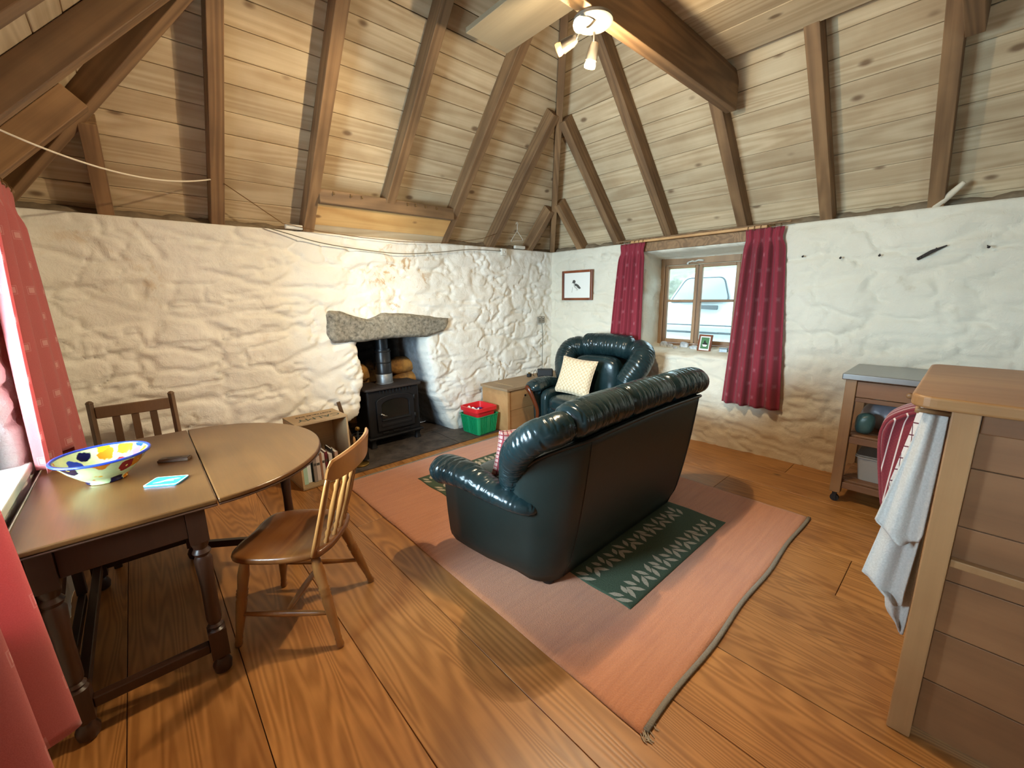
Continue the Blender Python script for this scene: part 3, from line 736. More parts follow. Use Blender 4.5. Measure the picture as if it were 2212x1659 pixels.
# ------------------------------------------------------------------ van, dyke and bank outside the right window
def van():
    v = empty('van', (6.5, 0, -0.25), 0, 'pale van parked outside behind the small window', 'van')
    prof = [(-1.6, 0.35), (3.9, 0.35), (4.55, 0.45), (4.6, 0.85), (4.45, 1.12), (3.62, 1.36), (3.42, 1.62), (3.20, 1.98), (3.05, 2.07), (2.5, 2.11), (-1.35, 2.11), (-1.55, 2.05), (-1.62, 1.2)]
    rs = []
    for k, (dx, sc) in enumerate(((0.0, 0.90), (0.03, 0.97), (0.09, 1.0), (1.65, 1.0), (1.71, 0.97), (1.74, 0.90))):
        rs.append([(dx + (0.10 if z > 1.3 else 0.0) * (1 if k < 3 else -1) * (z - 1.3) / 0.8, 1.5 + (y - 1.5) * (0.985 + 0.015 * sc), 1.2 + (z - 1.2) * (0.9 + 0.1 * sc)) for y, z in prof])
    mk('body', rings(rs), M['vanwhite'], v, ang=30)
    def sidepoly(pts, r, th, x, mat, name):
        # rounded polygon on the near side
        P = [Vector((p[0], p[1], 0)) for p in pts]; out = []
        for i in range(len(P)):
            a, b, c = P[i - 1], P[i], P[(i + 1) % len(P)]
            p1 = b + (a - b).normalized() * r; p2 = b + (c - b).normalized() * r
            for k in range(5):
                t = k / 4; q = p1 * (1 - t) ** 2 + b * 2 * t * (1 - t) + p2 * t * t; out.append((q.x, q.y))
        g = prism(out, 0, th); lean = [((x + 0.115 * max(0, z - 1.3) / 0.8) - w, y, z) for y, z, w in g[0]]
        return mk(name, (lean, [tuple(reversed(f)) for f in g[1]]), mat, v, ang=30)
    sidepoly([(2.46, 1.62), (3.40, 1.60), (3.16, 1.99), (2.58, 1.99)], 0.08, 0.012, 0.0, M['vantrim'], 'window_seal')
    sidepoly([(2.48, 1.635), (3.37, 1.617), (3.145, 1.975), (2.592, 1.975)], 0.075, 0.016, 0.0, M['vanglass'], 'side_window')
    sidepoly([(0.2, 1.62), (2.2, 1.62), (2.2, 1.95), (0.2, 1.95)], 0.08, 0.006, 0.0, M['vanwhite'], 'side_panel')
    mk('moulding', join(box(-0.025, 0.01, -1.5, 4.4, 1.14, 1.17), box(-0.02, 0.01, -1.5, 4.4, 1.26, 1.275)), M['vantrim'], v, bevel=0.004)
    sidepoly([(2.62, 1.50), (2.95, 1.52), (2.95, 1.57), (2.62, 1.57)], 0.02, 0.03, 0.0, M['vantrim'], 'door_handle')
    for y in (-0.7, 3.6):
        w = mk('wheel', xf(lathe([(0.20, 0), (0.33, 0.01), (0.35, 0.05), (0.35, 0.17), (0.33, 0.21), (0.20, 0.22)], 28), Matrix.Translation((-0.02, y, 0.35)) @ Matrix.Rotation(PI / 2, 4, 'Y')), M['tyre'], v, smooth=True)
        mk('hub_cap', xf(lathe([(0.19, 0), (0.20, 0.015), (0.06, 0.03)], 20), Matrix.Translation((-0.022, y, 0.35)) @ Matrix.Rotation(PI / 2, 4, 'Y') @ Matrix.Scale(-1, 4, (0, 0, 1))), M['vantrim'], w)
van()
def dyke():
    A, Z = np.meshgrid(np.linspace(-6, 16, 260), np.linspace(-0.25, 1.9, 34))
    R = stone_relief(A, Z, 51, 0.5, 0.24, 0.12, 1.0); n = 260
    F = [(j * n + i, j * n + i + 1, (j + 1) * n + i + 1, (j + 1) * n + i) for j in range(33) for i in range(n - 1)]
    V = np.stack([(11 - R).ravel(), A.ravel(), Z.ravel()], 1).tolist()
    top = [(11.5, y, 1.9) for y in np.linspace(-6, 16, n)]; base = 33 * n; N = len(V); V += top
    F += [(base + i, base + i + 1, N + i + 1, N + i) for i in range(n - 1)]
    d = mk('stone_dyke', (V, F), M['drystone'], None, smooth=True)
    lab(d, 'dry stone field wall seen beyond the van', 'stone wall')
dyke()
g = grid(40, 20, lambda s, t: (11.75 + 14 * t, -8 + 26 * s, 1.75 + 4.5 * t + 0.5 * math.sin(s * 9 + t * 4)))
lab(mk('grass_bank', g, M['grass'], None, smooth=True), 'grassy bank rising beyond the stone field wall', 'hillside')

# ------------------------------------------------------------------ wood stove
def stove():
    s = empty('wood_stove', (1.865, 4.06, 0.0165), 0, 'black cast-iron wood stove with arched glass door and flue', 'stove')
    W, D0, D1 = 0.285, -0.165, 0.165
    mk('body', box(-W, W, D0, D1, 0.10, 0.585), M['iron'], s, bevel=0.02, segs=3)
    mk('base_plate', box(-W - 0.02, W + 0.02, D0 - 0.03, D1, 0.085, 0.108), M['iron'], s, bevel=0.008)
    mk('top_plate', prism(rrect(-W - 0.03, W + 0.03, D0 - 0.035, D1 + 0.02, 0.05), 0.588, 0.612), M['rusty'], s, bevel=0.006)
    for x in (-0.25, 0.25):
        for y in (D0 + 0.02, D1 - 0.05):
            mk('leg', rings([rrect(x - r, x + r, y - r, y + r, r * 0.5, 3) and [(p[0], p[1], z) for p in rrect(x - r, x + r, y - r, y + r, r * 0.5, 3)] for r, z in ((0.032, 0.0), (0.024, 0.03), (0.022, 0.06), (0.036, 0.084))]), M['iron'], s, ang=40)
    for k in range(10):
        mk('vent_fin', box(-0.005, 0.005, -0.012, 0, 0, 0.035), M['iron'], s, bevel=0.003, loc=(-0.15 + k * 0.036, D0 - 0.0005, 0.545))
    # door: frame with an arched opening
    def arch(w, z0, z1, rise, n=14):
        p = [(-w, z0), (w, z0)]
        return p + [(w * math.cos(PI * i / n), z1 + rise * math.sin(PI * i / n)) for i in range(n + 1)]
    d = empty('door', (0.0, D0 - 0.002, 0.0)); d.parent = s
    o, i = arch(0.205, 0.165, 0.47, 0.06), arch(0.150, 0.285, 0.425, 0.055)
    n = len(o); V = [(p[0], 0, p[1]) for p in o] + [(p[0], 0, p[1]) for p in i] + [(p[0], -0.028, p[1]) for p in o] + [(p[0], -0.022, p[1]) for p in i]
    F = []
    for k in range(n):
        q = (k + 1) % n
        F += [(2 * n + k, 2 * n + q, 3 * n + q, 3 * n + k), (k, q, 2 * n + q, 2 * n + k), (n + q, n + k, 3 * n + k, 3 * n + q)]
    mk('door_frame', (V, F), M['iron'], d, bevel=0.006)
    mk('door_glass', xf(prism(arch(0.152, 0.28, 0.427, 0.057), 0.004, 0.010), Matrix.Rotation(PI / 2, 4, 'X')), M['stoveglass'], d)
    bar_ = mk('door_bar', box(-0.16, 0.16, -0.035, -0.02, 0.262, 0.280), M['iron'], d, bevel=0.005)
    mk('door_bar', box(-0.17, 0.17, -0.032, -0.02, 0.205, 0.235), M['iron'], d, bevel=0.005)
    mk('handle', join(lathe_to((-0.165, -0.028, 0.345), (-0.165, -0.055, 0.345), [(0.012, 0), (0.012, 1)], 12), tube([(-0.165, -0.055, 0.35), (-0.145, -0.062, 0.332), (-0.12, -0.06, 0.322)], [0.008, 0.008, 0.011])), M['chrome'], d, smooth=True)
    for z in (0.24, 0.44): mk('hinge', lathe_to((0.212, -0.02, z), (0.212, -0.02, z + 0.05), [(0.011, 0), (0.011, 1)], 10), M['iron'], d, smooth=True)
    for x in (-0.12, 0.0, 0.12): mk('air_slider', box(x - 0.035, x + 0.035, -0.008, 0, 0.125, 0.145), M['iron'], s, bevel=0.004, loc=(0, D0, 0))
    # flue
    f = empty('flue_pipe', (0.0, 0.03, 0.612)); f.parent = s
    mk('collar', lathe([(0.092, 0.0), (0.092, 0.006), (0.086, 0.012), (0.086, 0.10), (0.082, 0.105)], 32), M['galv'], f, ang=40)
    mk('pipe', lathe([(0.082, 0.10), (0.082, 0.215), (0.079, 0.22), (0.079, 0.36)], 32), M['flue'], f, ang=40)
    mk('pipe', lathe([(0.062, 0.36), (0.060, 0.85)], 32), M['flue'], f, ang=40)
    for z in (0.10, 0.215, 0.33): mk('seam_band', lathe([(0.084, z), (0.0865, z + 0.006), (0.084, z + 0.012)], 32), M['iron'], f, smooth=True)
stove()
# brown stones standing behind the stove
def rock(name, x, y, z, sx, sy, sz, mat, parent, seed, sub=3):
    bm = bmesh.new(); bmesh.ops.create_icosphere(bm, subdivisions=sub, radius=1)
    V = np.array([v.co[:] for v in bm.verts]); F = [tuple(w.index for w in f.verts) for f in bm.faces]; bm.free()
    d = 0.75 + 0.5 * fbm(V[:, 0] * 1.7 + seed * 3.1 + V[:, 2], V[:, 1] * 1.7 - V[:, 2] * 1.3 + seed, 3, seed)
    V = V * d[:, None]; V = np.sign(V) * np.abs(V) ** 0.8
    V = V * np.array([sx, sy, sz]) / 2
    return mk(name, (V.tolist(), F), mat, parent, smooth=True, loc=(x, y, z))
M['brownstone'] = stone('hearth_brown_stone', '5a3c1e', 'a87838', 8)
for k, (x, y, z, sx, sz) in enumerate(((1.66, 4.28, 0.74, 0.24, 0.20), (1.64, 4.28, 0.55, 0.26, 0.18), (2.16, 4.28, 0.76, 0.34, 0.18), (2.20, 4.26, 0.58, 0.30, 0.20), (1.62, 4.33, 0.30, 0.24, 0.22), (2.14, 4.33, 0.28, 0.26, 0.24), (1.85, 4.36, 0.62, 0.24, 0.22))):
    rock('recess_stone', x, y, z, sx, 0.16, sz, M['brownstone'], wall_back, k + 1)

# ------------------------------------------------------------------ crate of books, companion set, stick
def crate():
    c = empty('wooden_crate', (0.80, 3.40, 0.0), math.radians(3), 'upturned wooden wine crate with stencilled top used as a bookcase', 'crate')
    w, d, h, t = 0.41, 0.31, 0.55, 0.016
    for nm, g in (('top_panel', box(0, w, 0, d, h - t, h)), ('base_panel', box(0, w, 0, d, 0.004, t + 0.004)), ('side_panel', box(0, t, 0, d, t + 0.005, h - t - 0.001)), ('side_panel', box(w - t, w, 0, d, t + 0.005, h - t - 0.001)), ('back_panel', box(t, w - t, d - 0.01, d, t + 0.005, h - t - 0.001))):
        mk(nm, g, M['cratewood'], c, bevel=0.002)
    def text(body, size, x, y, mat, sx=1.0):
        cu = bpy.data.curves.new('t', 'FONT'); cu.body = body; cu.size = size; cu.align_x = 'CENTER'; cu.align_y = 'CENTER'; cu.extrude = 0.0004
        ob = bpy.data.objects.new('t', cu); COL.objects.link(ob); bpy.context.view_layer.update()
        me = bpy.data.meshes.new_from_object(ob); bpy.data.objects.remove(ob, do_unlink=True); me.name = 'stencil_lettering'
        me.materials.clear(); me.materials.append(mat)
        o = bpy.data.objects.new('stencil_lettering', me); link(o); o.parent = c; o.location = (x, y, h + 0.0006); o.rotation_euler = (0, 0, PI); o.scale = (sx, 1, 1)
        return o
    text('CALMY', 0.10, 0.215, 0.105, M['ink'], 1.05)
    text('ROSTABLES SIZE', 0.040, 0.215, 0.215, M['inkblack'], 1.0)
    return c
crate()
bc = [('a9cbbb', 0.030, 0.235, 'pale green'), ('dfe3e6', 0.032, 0.245, 'white'), ('1d3440', 0.010, 0.24, 'thin navy'), ('8b7f78', 0.026, 0.225, 'grey-brown'), ('c9b9b0', 0.030, 0.215, 'cream'), ('9a6d55', 0.016, 0.235, 'tan'), ('d8d0c8', 0.024, 0.22, 'off-white'), ('6a2430', 0.022, 0.23, 'maroon'), ('c4c0bc', 0.028, 0.21, 'light grey'), ('2b2b30', 0.016, 0.24, 'black'), ('b89a8a', 0.026, 0.22, 'pinkish')]
x = 0.832
for k, (c, w, hgt, nm) in enumerate(bc):
    b = empty('book', (x, 3.47 + random.uniform(-0.015, 0.03), 0.0215), math.radians(3) * 0, nm + ' spined book standing in the crate', 'book', 'books in the crate')
    cm = plain('cover_' + c, c, 0.6, noise=0.12, nscale=40)
    t = 0.002; dp = 0.15
    mk('cover', join(box(0, t, 0, dp, 0, hgt), box(w - t, w, 0, dp, 0, hgt), box(t, w - t, 0, t, 0, hgt)), cm, b)
    mk('pages', box(t, w - t, t + 0.001, dp - 0.004, 0.004, hgt - 0.004), M['paper'], b)
    if w > 0.02: mk('spine_band', box(0.003, w - 0.003, -0.0008, 0, hgt * 0.62, hgt * 0.72), M['inkgrey'], b)
    x += w + 0.002
def companion():
    c = empty('fireside_tool_stand', (1.345, 3.59, 0.011), 0, 'small fireside tool stand with brush and shovel by the stove', 'fire tools')
    mk('base', lathe([(0.075, 0), (0.078, 0.008), (0.07, 0.016), (0.02, 0.022)], 24), M['brass'], c, smooth=True)
    mk('pole', lathe_to((0, 0, 0.015), (0, 0, 0.33), [(0.006, 0), (0.006, 1)], 10), M['iron'], c, smooth=True)
    mk('top_knob', mv(lathe([(0.002, -0.022), (0.018, -0.012), (0.022, 0), (0.016, 0.014), (0.002, 0.02)], 14), 0, 0, 0.345), M['brass'], c, smooth=True)
    mk('hook_ring', tube([(0.05 * math.cos(a), 0.05 * math.sin(a), 0.29) for a in np.linspace(0, 2 * PI, 25)], 0.004), M['iron'], c, smooth=True)
    mk('brush_handle', lathe_to((-0.045, -0.02, 0.29), (-0.045, -0.02, 0.14), [(0.006, 0), (0.012, 0.2), (0.008, 0.7), (0.02, 1)], 10), M['chestwood'], c, smooth=True)
    mk('brush_bristles', mv(lathe([(0.024, 0), (0.020, 0.10)], 14), -0.045, -0.02, 0.035), M['black'], c, ang=40)
    mk('shovel_handle', lathe_to((0.05, -0.01, 0.30), (0.05, -0.01, 0.14), [(0.007, 0), (0.007, 1)], 8), M['chestwood'], c, smooth=True)
    mk('shovel_blade', prism([(0.022, -0.016), (0.078, -0.016), (0.078, -0.010), (0.022, -0.010)], 0.035, 0.15), M['iron'], c, bevel=0.002)
    mk('poker', lathe_to((0.01, 0.05, 0.30), (0.01, 0.05, 0.03), [(0.004, 0), (0.004, 1)], 8), M['iron'], c, smooth=True)
companion()
lab(mk('leaning_stick', xf(box(-0.016, 0.016, -0.008, 0.008, 0, 0.60), Matrix.Translation((1.36, 3.68, 0.013)) @ Matrix.Rotation(math.radians(-11), 4, 'Y') @ Matrix.Rotation(math.radians(-4), 4, 'X')), M['slatwood'], None, bevel=0.004), 'loose grey-brown stick leaning between crate and stove', 'stick')

# ------------------------------------------------------------------ baskets, chest, radio
def crate_shell(x, y, z0, z1, wb, db, wt, dt, mat, name, parent, wall=0.004, holes=False):
    def rr(w, d, z): return [(p[0], p[1], z) for p in rrect(-w / 2, w / 2, -d / 2, d / 2, min(w, d) * 0.12, 4)]
    rs = [rr(wb, db, z0), rr(wt, dt, z1), rr(wt + 0.02, dt + 0.02, z1), rr(wt + 0.02, dt + 0.02, z1 + 0.006), rr(wt - 2 * wall, dt - 2 * wall, z1 + 0.006), rr(wb - 2 * wall, db - 2 * wall, z0 + wall)]
    return mk(name, rings(rs), mat, parent, ang=35)
gb = empty('green_basket', (2.725, 3.60, 0.0145), math.radians(3), 'green plastic basket on the hearth beside the chest', 'basket')
crate_shell(0, 0, 0, 0.205, 0.26, 0.28, 0.305, 0.325, M['greenpl'], 'shell', gb)
for s in range(4):
    R = Matrix.Rotation(s * PI / 2, 4, 'Z')
    for k in range(-5, 6):
        wd = 0.009 if k else 0.03
        g = ([], [])
        a = (0.13 if s % 2 == 0 else 0.14) + 0.0015; b = a + 0.0225; u = k * 0.0215
        q = [(-a, u - wd / 2, 0.012), (-a, u + wd / 2, 0.012), (-b, u * 1.15 + wd / 2, 0.198), (-b, u * 1.15 - wd / 2, 0.198)]
        V = q + [(p[0] - 0.007, p[1], p[2]) for p in q]
        mk('rib', xf((V, [(4, 5, 6, 7), (0, 1, 5, 4), (1, 2, 6, 5), (2, 3, 7, 6), (3, 0, 4, 7), (0, 3, 2, 1)]), R), M['greenpl'], gb)
rb = empty('red_basket', (2.727, 3.605, 0.088), math.radians(2), 'red plastic tub sitting inside the green basket', 'basket')
crate_shell(0, 0, 0, 0.215, 0.225, 0.235, 0.278, 0.29, M['redpl'], 'shell', rb)
mk('rim_band', rings([[(p[0], p[1], z) for p in rrect(-w / 2, w / 2, -w / 2, w / 2, 0.035, 4)] for w, z in ((0.300, 0.175), (0.308, 0.18), (0.308, 0.220), (0.300, 0.222), (0.290, 0.222), (0.286, 0.175))], cap=False, close=True), M['redpl'], rb, ang=35)
lab(mk('fire_log', softbox(-0.07, 0.07, -0.05, 0.05, 0, 0.15, 4), M['logbrown'], None, smooth=True, loc=(2.74, 3.57, 0.094), rot=(0, 0, 0.3)), 'brown block of kindling in the red tub', 'kindling')
lab(mk('firelighter_box', box(-0.06, 0.06, -0.02, 0.02, 0, 0.16), M['purple'], None, bevel=0.002, loc=(2.765, 3.685, 0.094), rot=(0, 0, 0.05)), 'purple and black firelighter packet in the red tub', 'packet')
lab(mk('crumpled_paper', xf(grid(14, 14, lambda s, t: ((s - .5) * 0.06 + 0.01 * math.sin(t * 9), (t - .5) * 0.19, 0.15 + 0.02 * math.sin(s * 7 + t * 5) + 0.012 * math.sin(t * 17))), Matrix.Translation((2.637, 3.61, 0.125))), M['paper'], None, smooth=True, solid=0.002), 'crumpled white paper tucked in the red tub', 'paper')

def chest():
    c = empty('wooden_chest', (2.915, 3.325, 0.0), math.radians(0.5), 'old pine storage chest against the hearth wall', 'chest')
    w, d, h = 1.20, 0.455, 0.475
    mk('end_panel', box(0.012, 0.034, 0.012, d, 0.002, h), M['chestwood'], c, bevel=0.003)
    mk('end_panel', box(w - 0.034, w - 0.012, 0.012, d, 0.002, h), M['chestwood'], c, bevel=0.003)
    mk('front_board', box(0.034, w - 0.034, 0.010, 0.030, 0.002, 0.245), M['chestwood'], c, bevel=0.003)
    mk('front_board', box(0.034, w - 0.034, 0.010, 0.030, 0.248, h), M['chestwood'], c, bevel=0.003)
    mk('back_board', box(0.034, w - 0.034, d - 0.02, d, 0.002, h), M['chestwood'], c)
    mk('corner_strip', box(0.0, 0.034, 0.0, 0.012, 0.002, h), M['chestwood'], c, bevel=0.002)
    # lid: worn, ragged front edge
    n = 60; V = []
    for i in range(n + 1):
        xx = -0.015 + (w + 0.03) * i / n; a = np.array([xx * 7.0]); wv = 0.018 * float(fbm(a, a * 0, 3, 71)[0]) * (1.8 if xx > 0.3 else 0.6)
        V.append((xx, -0.018 + wv))
    pts = V + [(w + 0.015, d + 0.005), (-0.015, d + 0.005)]
    mk('lid', prism(pts, h + 0.002, h + 0.030), M['chesttop'], c, bevel=0.004)
    mk('keyhole', mv(lathe([(0.001, 0), (0.012, 0.001), (0.012, 0.004), (0.001, 0.005)], 10), 0, 0, 0), M['black'], c, mw=Matrix.Translation((0.28, 0.010, 0.39)) @ Matrix.Rotation(PI / 2, 4, 'X'))
    mk('batten', box(0.14, 0.16, 0.06, 0.40, h + 0.030, h + 0.033), M['cratewood'], c)
chest()
def radio():
    r = empty('radio', (3.70, 3.50, 0.5085), math.radians(-42), 'small black radio on the pine chest', 'radio')
    mk('case', box(-0.095, 0.095, -0.035, 0.035, 0, 0.105), M['black'], r, bevel=0.012, segs=3)
    mk('grille', box(-0.08, 0.08, -0.0375, -0.034, 0.028, 0.092), plain('grille_grey', '26282b', 0.7, noise=0.3, nscale=200), r, bevel=0.004)
    mk('name_strip', box(-0.02, 0.02, -0.038, -0.035, 0.014, 0.019), M['white'], r)
    mk('button', box(-0.06, -0.03, -0.015, 0.015, 0.105, 0.110), M['inkgrey'], r, bevel=0.002)
    mk('power_lead', tube(smoothpts([(-0.095, 0.01, 0.02), (-0.12, 0.01, 0.09), (-0.15, 0.02, 0.03), (-0.13, 0.05, 0.004)], 8), 0.003), M['black'], r, smooth=True)
radio()
p = empty('plug_adaptor', (3.58, 3.66, 0.5085), 0.3, 'black plug adaptor beside the radio', 'plug')
mk('body', box(-0.03, 0.03, -0.022, 0.022, 0, 0.04), M['black'], p, bevel=0.006)
mk('pin', box(-0.003, 0.003, -0.012, 0.012, 0.04, 0.055), M['brass'], p)
# ------------------------------------------------------------------ leather sofa and armchair
def puff(pts, r, n=40, seg=20, sq=(1, 1), up=(0, 0, 1), wr=0.03, freq=26, seed=0, endp=0.18, taper=1.0):
    """stuffed tube with closed rounded ends and irregular gathers across it"""
    P = smoothpts(pts, max(3, n // (len(pts) - 1))); m = len(P)
    acc = [0.0]
    for i in range(1, m): acc.append(acc[-1] + (P[i] - P[i - 1]).length)
    L = acc[-1]; A, T = np.meshgrid(np.array(acc), np.linspace(0, 2 * PI, seg, endpoint=False), indexing='ij')
    q = fbm(A * freq * 0.35 + 0.9 * np.cos(T) + seed * 3.7, 1.3 * np.sin(T) + A * 3 + seed, 3, 7 + seed)
    big = fbm(A * 7 + seed, np.sin(T) * 0.8 + 3 + seed, 2, 17 + seed) - 0.5
    ridge = 1 - np.abs(2 * q - 1)
    env = 0.35 + 0.65 * sstep(0.25, 0.6, fbm(A * 5 + np.sin(T), np.cos(T) + seed, 2, 29 + seed))
    Wm = 1 - wr * 1.5 * env * sstep(0.72, 1.0, ridge) + wr * 0.7 * big
    u = Vector(up); rs = []
    for i, p in enumerate(P):
        t = (P[min(i + 1, m - 1)] - P[max(i - 1, 0)]).normalized(); b = t.cross(u).normalized(); a = b.cross(t).normalized()
        e = min(acc[i], L - acc[i]) / (r * endp * 6); k = math.sqrt(max(0.0, 1 - (1 - min(1, e)) ** 2)) * 0.97 + 0.03
        rs.append([p + (b * math.cos(2 * PI * j / seg) * sq[0] + a * math.sin(2 * PI * j / seg) * sq[1]) * r * k * (1 + (taper - 1) * (acc[i] / L) ** 1.5) * float(Wm[i, j]) for j in range(seg)])
    return rings(rs)
def seating(name, loc, rz, label, cat, W, nseat, wood_arms, nmid, roll=0.095, hr=1.0, wk=0.9):
    s = empty(name, loc, rz, label, cat)
    FW = W + 0.06; DP = 0.70
    def path():
        pts = [(-FW, DP), (-FW + 0.005, DP - 0.12), (-FW + 0.02, 0.42), (-W, 0.22)]
        for k in range(1, 9):
            a = math.radians(180 + 90 * k / 8); pts.append((-W + 0.16 + 0.16 * math.cos(a), 0.16 + 0.16 * math.sin(a)))
        nb = 14
        half = [(-(W - 0.16) + (W - 0.16) * k / nb, 0.0) for k in range(1, nb + 1)]
        pts += half
        return pts + [(-x, y) for x, y in reversed(pts[:-1])]
    P = path(); n = len(P)
    def nrm(i):
        a, b = P[max(i - 1, 0)], P[min(i + 1, n - 1)]; d = Vector((b[0] - a[0], b[1] - a[1])).normalized(); return Vector((d.y, -d.x))
    def H(x, y):
        if y > 0.17: return 0.46 + 0.02 * (y - 0.17)
        k = max(0.0, min(1.0, (0.17 - y) / 0.17)); return 0.47 + 0.36 * k ** 0.55 + 0.02 * (1 - (x / W) ** 2)
    rows = 16; V = []
    for j in range(rows + 1):
        t = j / rows
        for i, (x, y) in enumerate(P):
            nn = nrm(i); h = H(x, y); z = 0.025 + (h - 0.025) * t; k = max(0, (z - 0.06) / 0.85)
            bul = 0.02 * math.sin(PI * min(1, t)) + (0.16 * k if abs(nn.x) > 0.0 else 0)
            tuck = -0.03 * max(0, 1 - t * 7)
            V.append((x - nn.x * 0 + (-nn.x if False else nn.x) * (0.14 * k * k * abs(nn.x) + 0.015 * math.sin(PI * t) + tuck), y + nn.y * (0.15 * k * abs(nn.y) + 0.015 * math.sin(PI * t) + tuck), z))
    F = [(j * n + i, (j + 1) * n + i, (j + 1) * n + i + 1, j * n + i + 1) for j in range(rows) for i in range(n - 1)]
    # orientation: normal outward must be away from the centre
    sh = mk('outer_shell', (V, F), M['leather_side'], s, smooth=True, solid=0.03)
    # piping along the top edge of the shell, and the upright seams on the back
    top = [Vector(V[rows * n + i]) for i in range(n)]
    mk('piping', tube([p + Vector((nrm(i).x * 0.018, nrm(i).y * 0.018, -0.006)) for i, p in enumerate(top)], 0.010, 8), M['leather_dark'], s, smooth=True)
    for xs in ((-W + 0.17), (W - 0.17)):
        i = min(range(n), key=lambda q: abs(P[q][0] - xs) + P[q][1]); col = [Vector(V[j * n + i]) for j in range(rows + 1)]
        nn = nrm(i); mk('seam', tube([p + Vector((nn.x, nn.y, 0)) * 0.015 for p in col], 0.004, 6), M['leather_dark'], s, smooth=True)
    # seat base and cushions
    mk('seat_base', softbox(-FW + 0.09, FW - 0.09, 0.09, DP - 0.02, 0.06, 0.34, 9, 8), M['leather'], s, smooth=True)
    sw = (2 * W - 0.16) / nseat
    for k in range(nseat):
        x0 = -W + 0.08 + k * sw
        mk('seat_cushion', softbox(x0 + 0.004, x0 + sw - 0.004, 0.20, DP + 0.06, 0.30, 0.455, 4.5, 12), M['leather'], s, smooth=True)
        mk('back_cushion', softbox(x0 + 0.004, x0 + sw - 0.004, 0.035, 0.25, 0.40, 0.84, 4.0, 12), M['leather'], s, smooth=True)
    # gathered roll along the top of the back and down the wings
    zt = 0.905; X = W + 0.115
    wing = lambda sg: [(sg * (X - 0.12), 0.22, 0.50), (sg * (X - 0.085), 0.18, 0.63), (sg * (X - 0.03), 0.10, 0.76), (sg * (X - 0.03), 0.0, 0.855), (sg * (X - 0.10), -0.06, 0.89), (sg * (X - 0.22), -0.075, zt)]
    mk('wing_pad', puff(wing(-1), roll * wk, 150, 28, (1.0, 1.0), (0, 1, 0.3), 0.05, 120, 1), M['leather'], s, smooth=True)
    mk('wing_pad', puff(wing(1), roll * wk, 150, 28, (1.0, 1.0), (0, 1, 0.3), 0.05, 120, 2), M['leather'], s, smooth=True)
    x0 = -(X - 0.17); x1 = X - 0.17; seg = (x1 - x0) / nmid
    for k in range(nmid):
        a, b = x0 + seg * k - 0.012, x0 + seg * (k + 1) + 0.012
        hz = lambda x: zt + 0.02 * (1 - (x / X) ** 2)
        mk('headrest_roll', puff([(a, -0.075, hz(a)), ((a + b) / 2, -0.08, hz((a + b) / 2) + 0.006), (b, -0.075, hz(b))], roll * 1.03, 150, 30, (1.12, hr), (0, 0, 1), 0.04, 130, 3 + k, 0.10), M['leather'], s, smooth=True)
    # arm pads
    for sg in (-1, 1):
        ax = FW + 0.02
        pts = [(sg * (ax + 0.03), DP + 0.01, 0.47), (sg * (ax + 0.03), DP - 0.03, 0.515), (sg * (ax + 0.025), DP - 0.22, 0.535), (sg * (ax + 0.005), 0.30, 0.505), (sg * (ax - 0.03), 0.13, 0.475), (sg * (ax - 0.10), 0.05, 0.45)]
        mk('arm_pad', puff(pts, 0.098, 150, 30, (1.05, 0.85), (0, 0, 1), 0.06, 130, 5 + sg, 0.10, 0.45), M['leather'], s, smooth=True)
        mk('arm_inner', softbox(min(sg * (FW - 0.13), sg * (FW - 0.03)), max(sg * (FW - 0.13), sg * (FW - 0.03)), 0.14, DP - 0.01, 0.10, 0.50, 6, 8), M['leather'], s, smooth=True)
        if wood_arms:
            q = [(sg * (ax - 0.05), DP + 0.02, 0.03), (sg * (ax - 0.045), DP + 0.03, 0.15), (sg * (ax - 0.06), DP + 0.035, 0.28), (sg * (ax - 0.02), DP + 0.05, 0.40), (sg * (ax + 0.03), DP + 0.065, 0.50), (sg * (ax + 0.07), DP + 0.06, 0.53)]
            mk('arm_trim', tube(smoothpts(q, 6), [0.012 + 0.010 * min(1, i / 22) for i in range(31)], 10, (1.3, 0.8), (0, 1, 0)), M['mahogany'], s, smooth=True)
    for sx in (-1, 1):
        for y in (0.07, DP - 0.08):
            mk('foot', mv(lathe([(0.032, 0), (0.04, 0.05), (0.04, 0.075)], 14), sx * (W - 0.10), y, 0), M['black'], s, ang=40)
    return s
seating('sofa', (2.06, 1.27, 0.0175), math.radians(1.0), 'dark green leather two-seater sofa standing on the rug', 'sofa', 0.73, 2, False, 3, 0.088)
seating('armchair', (3.835, 2.72, 0.0165), math.radians(97), 'dark green leather armchair in the corner by the window', 'armchair', 0.36, 1, True, 1, 0.112, 1.15, 1.12)
def cushion(name, w, h, t, mat, loc, rot, label):
    o = empty(name, loc, 0, label, 'cushion'); o.rotation_euler = rot
    g = pillow(w, h, t); mk('cover', g, mat, o, smooth=True)
    n = 60; ed = []
    for i in range(n):
        a = i / n * 4; k = int(a); f = a - k; c = [(-1, -1), (1, -1), (1, 1), (-1, 1)]; p, q = c[k], c[(k + 1) % 4]
        u, v = p[0] + (q[0] - p[0]) * f, p[1] + (q[1] - p[1]) * f
        pin = 1 - 0.07 * (1 - abs(v) ** 2) * abs(u) ** 3; pin2 = 1 - 0.07 * (1 - abs(u) ** 2) * abs(v) ** 3
        ed.append((u * w / 2 * pin, v * h / 2 * pin2, 0))
    mk('seam', tube(ed + [ed[0]], 0.004, 6), mat, o, smooth=True)
    return o
cushion('cream_cushion', 0.42, 0.40, 0.13, M['cream'], (3.385, 2.76, 0.655), (math.radians(68), math.radians(4), math.radians(-83)), 'cream woven square cushion leaning in the armchair')
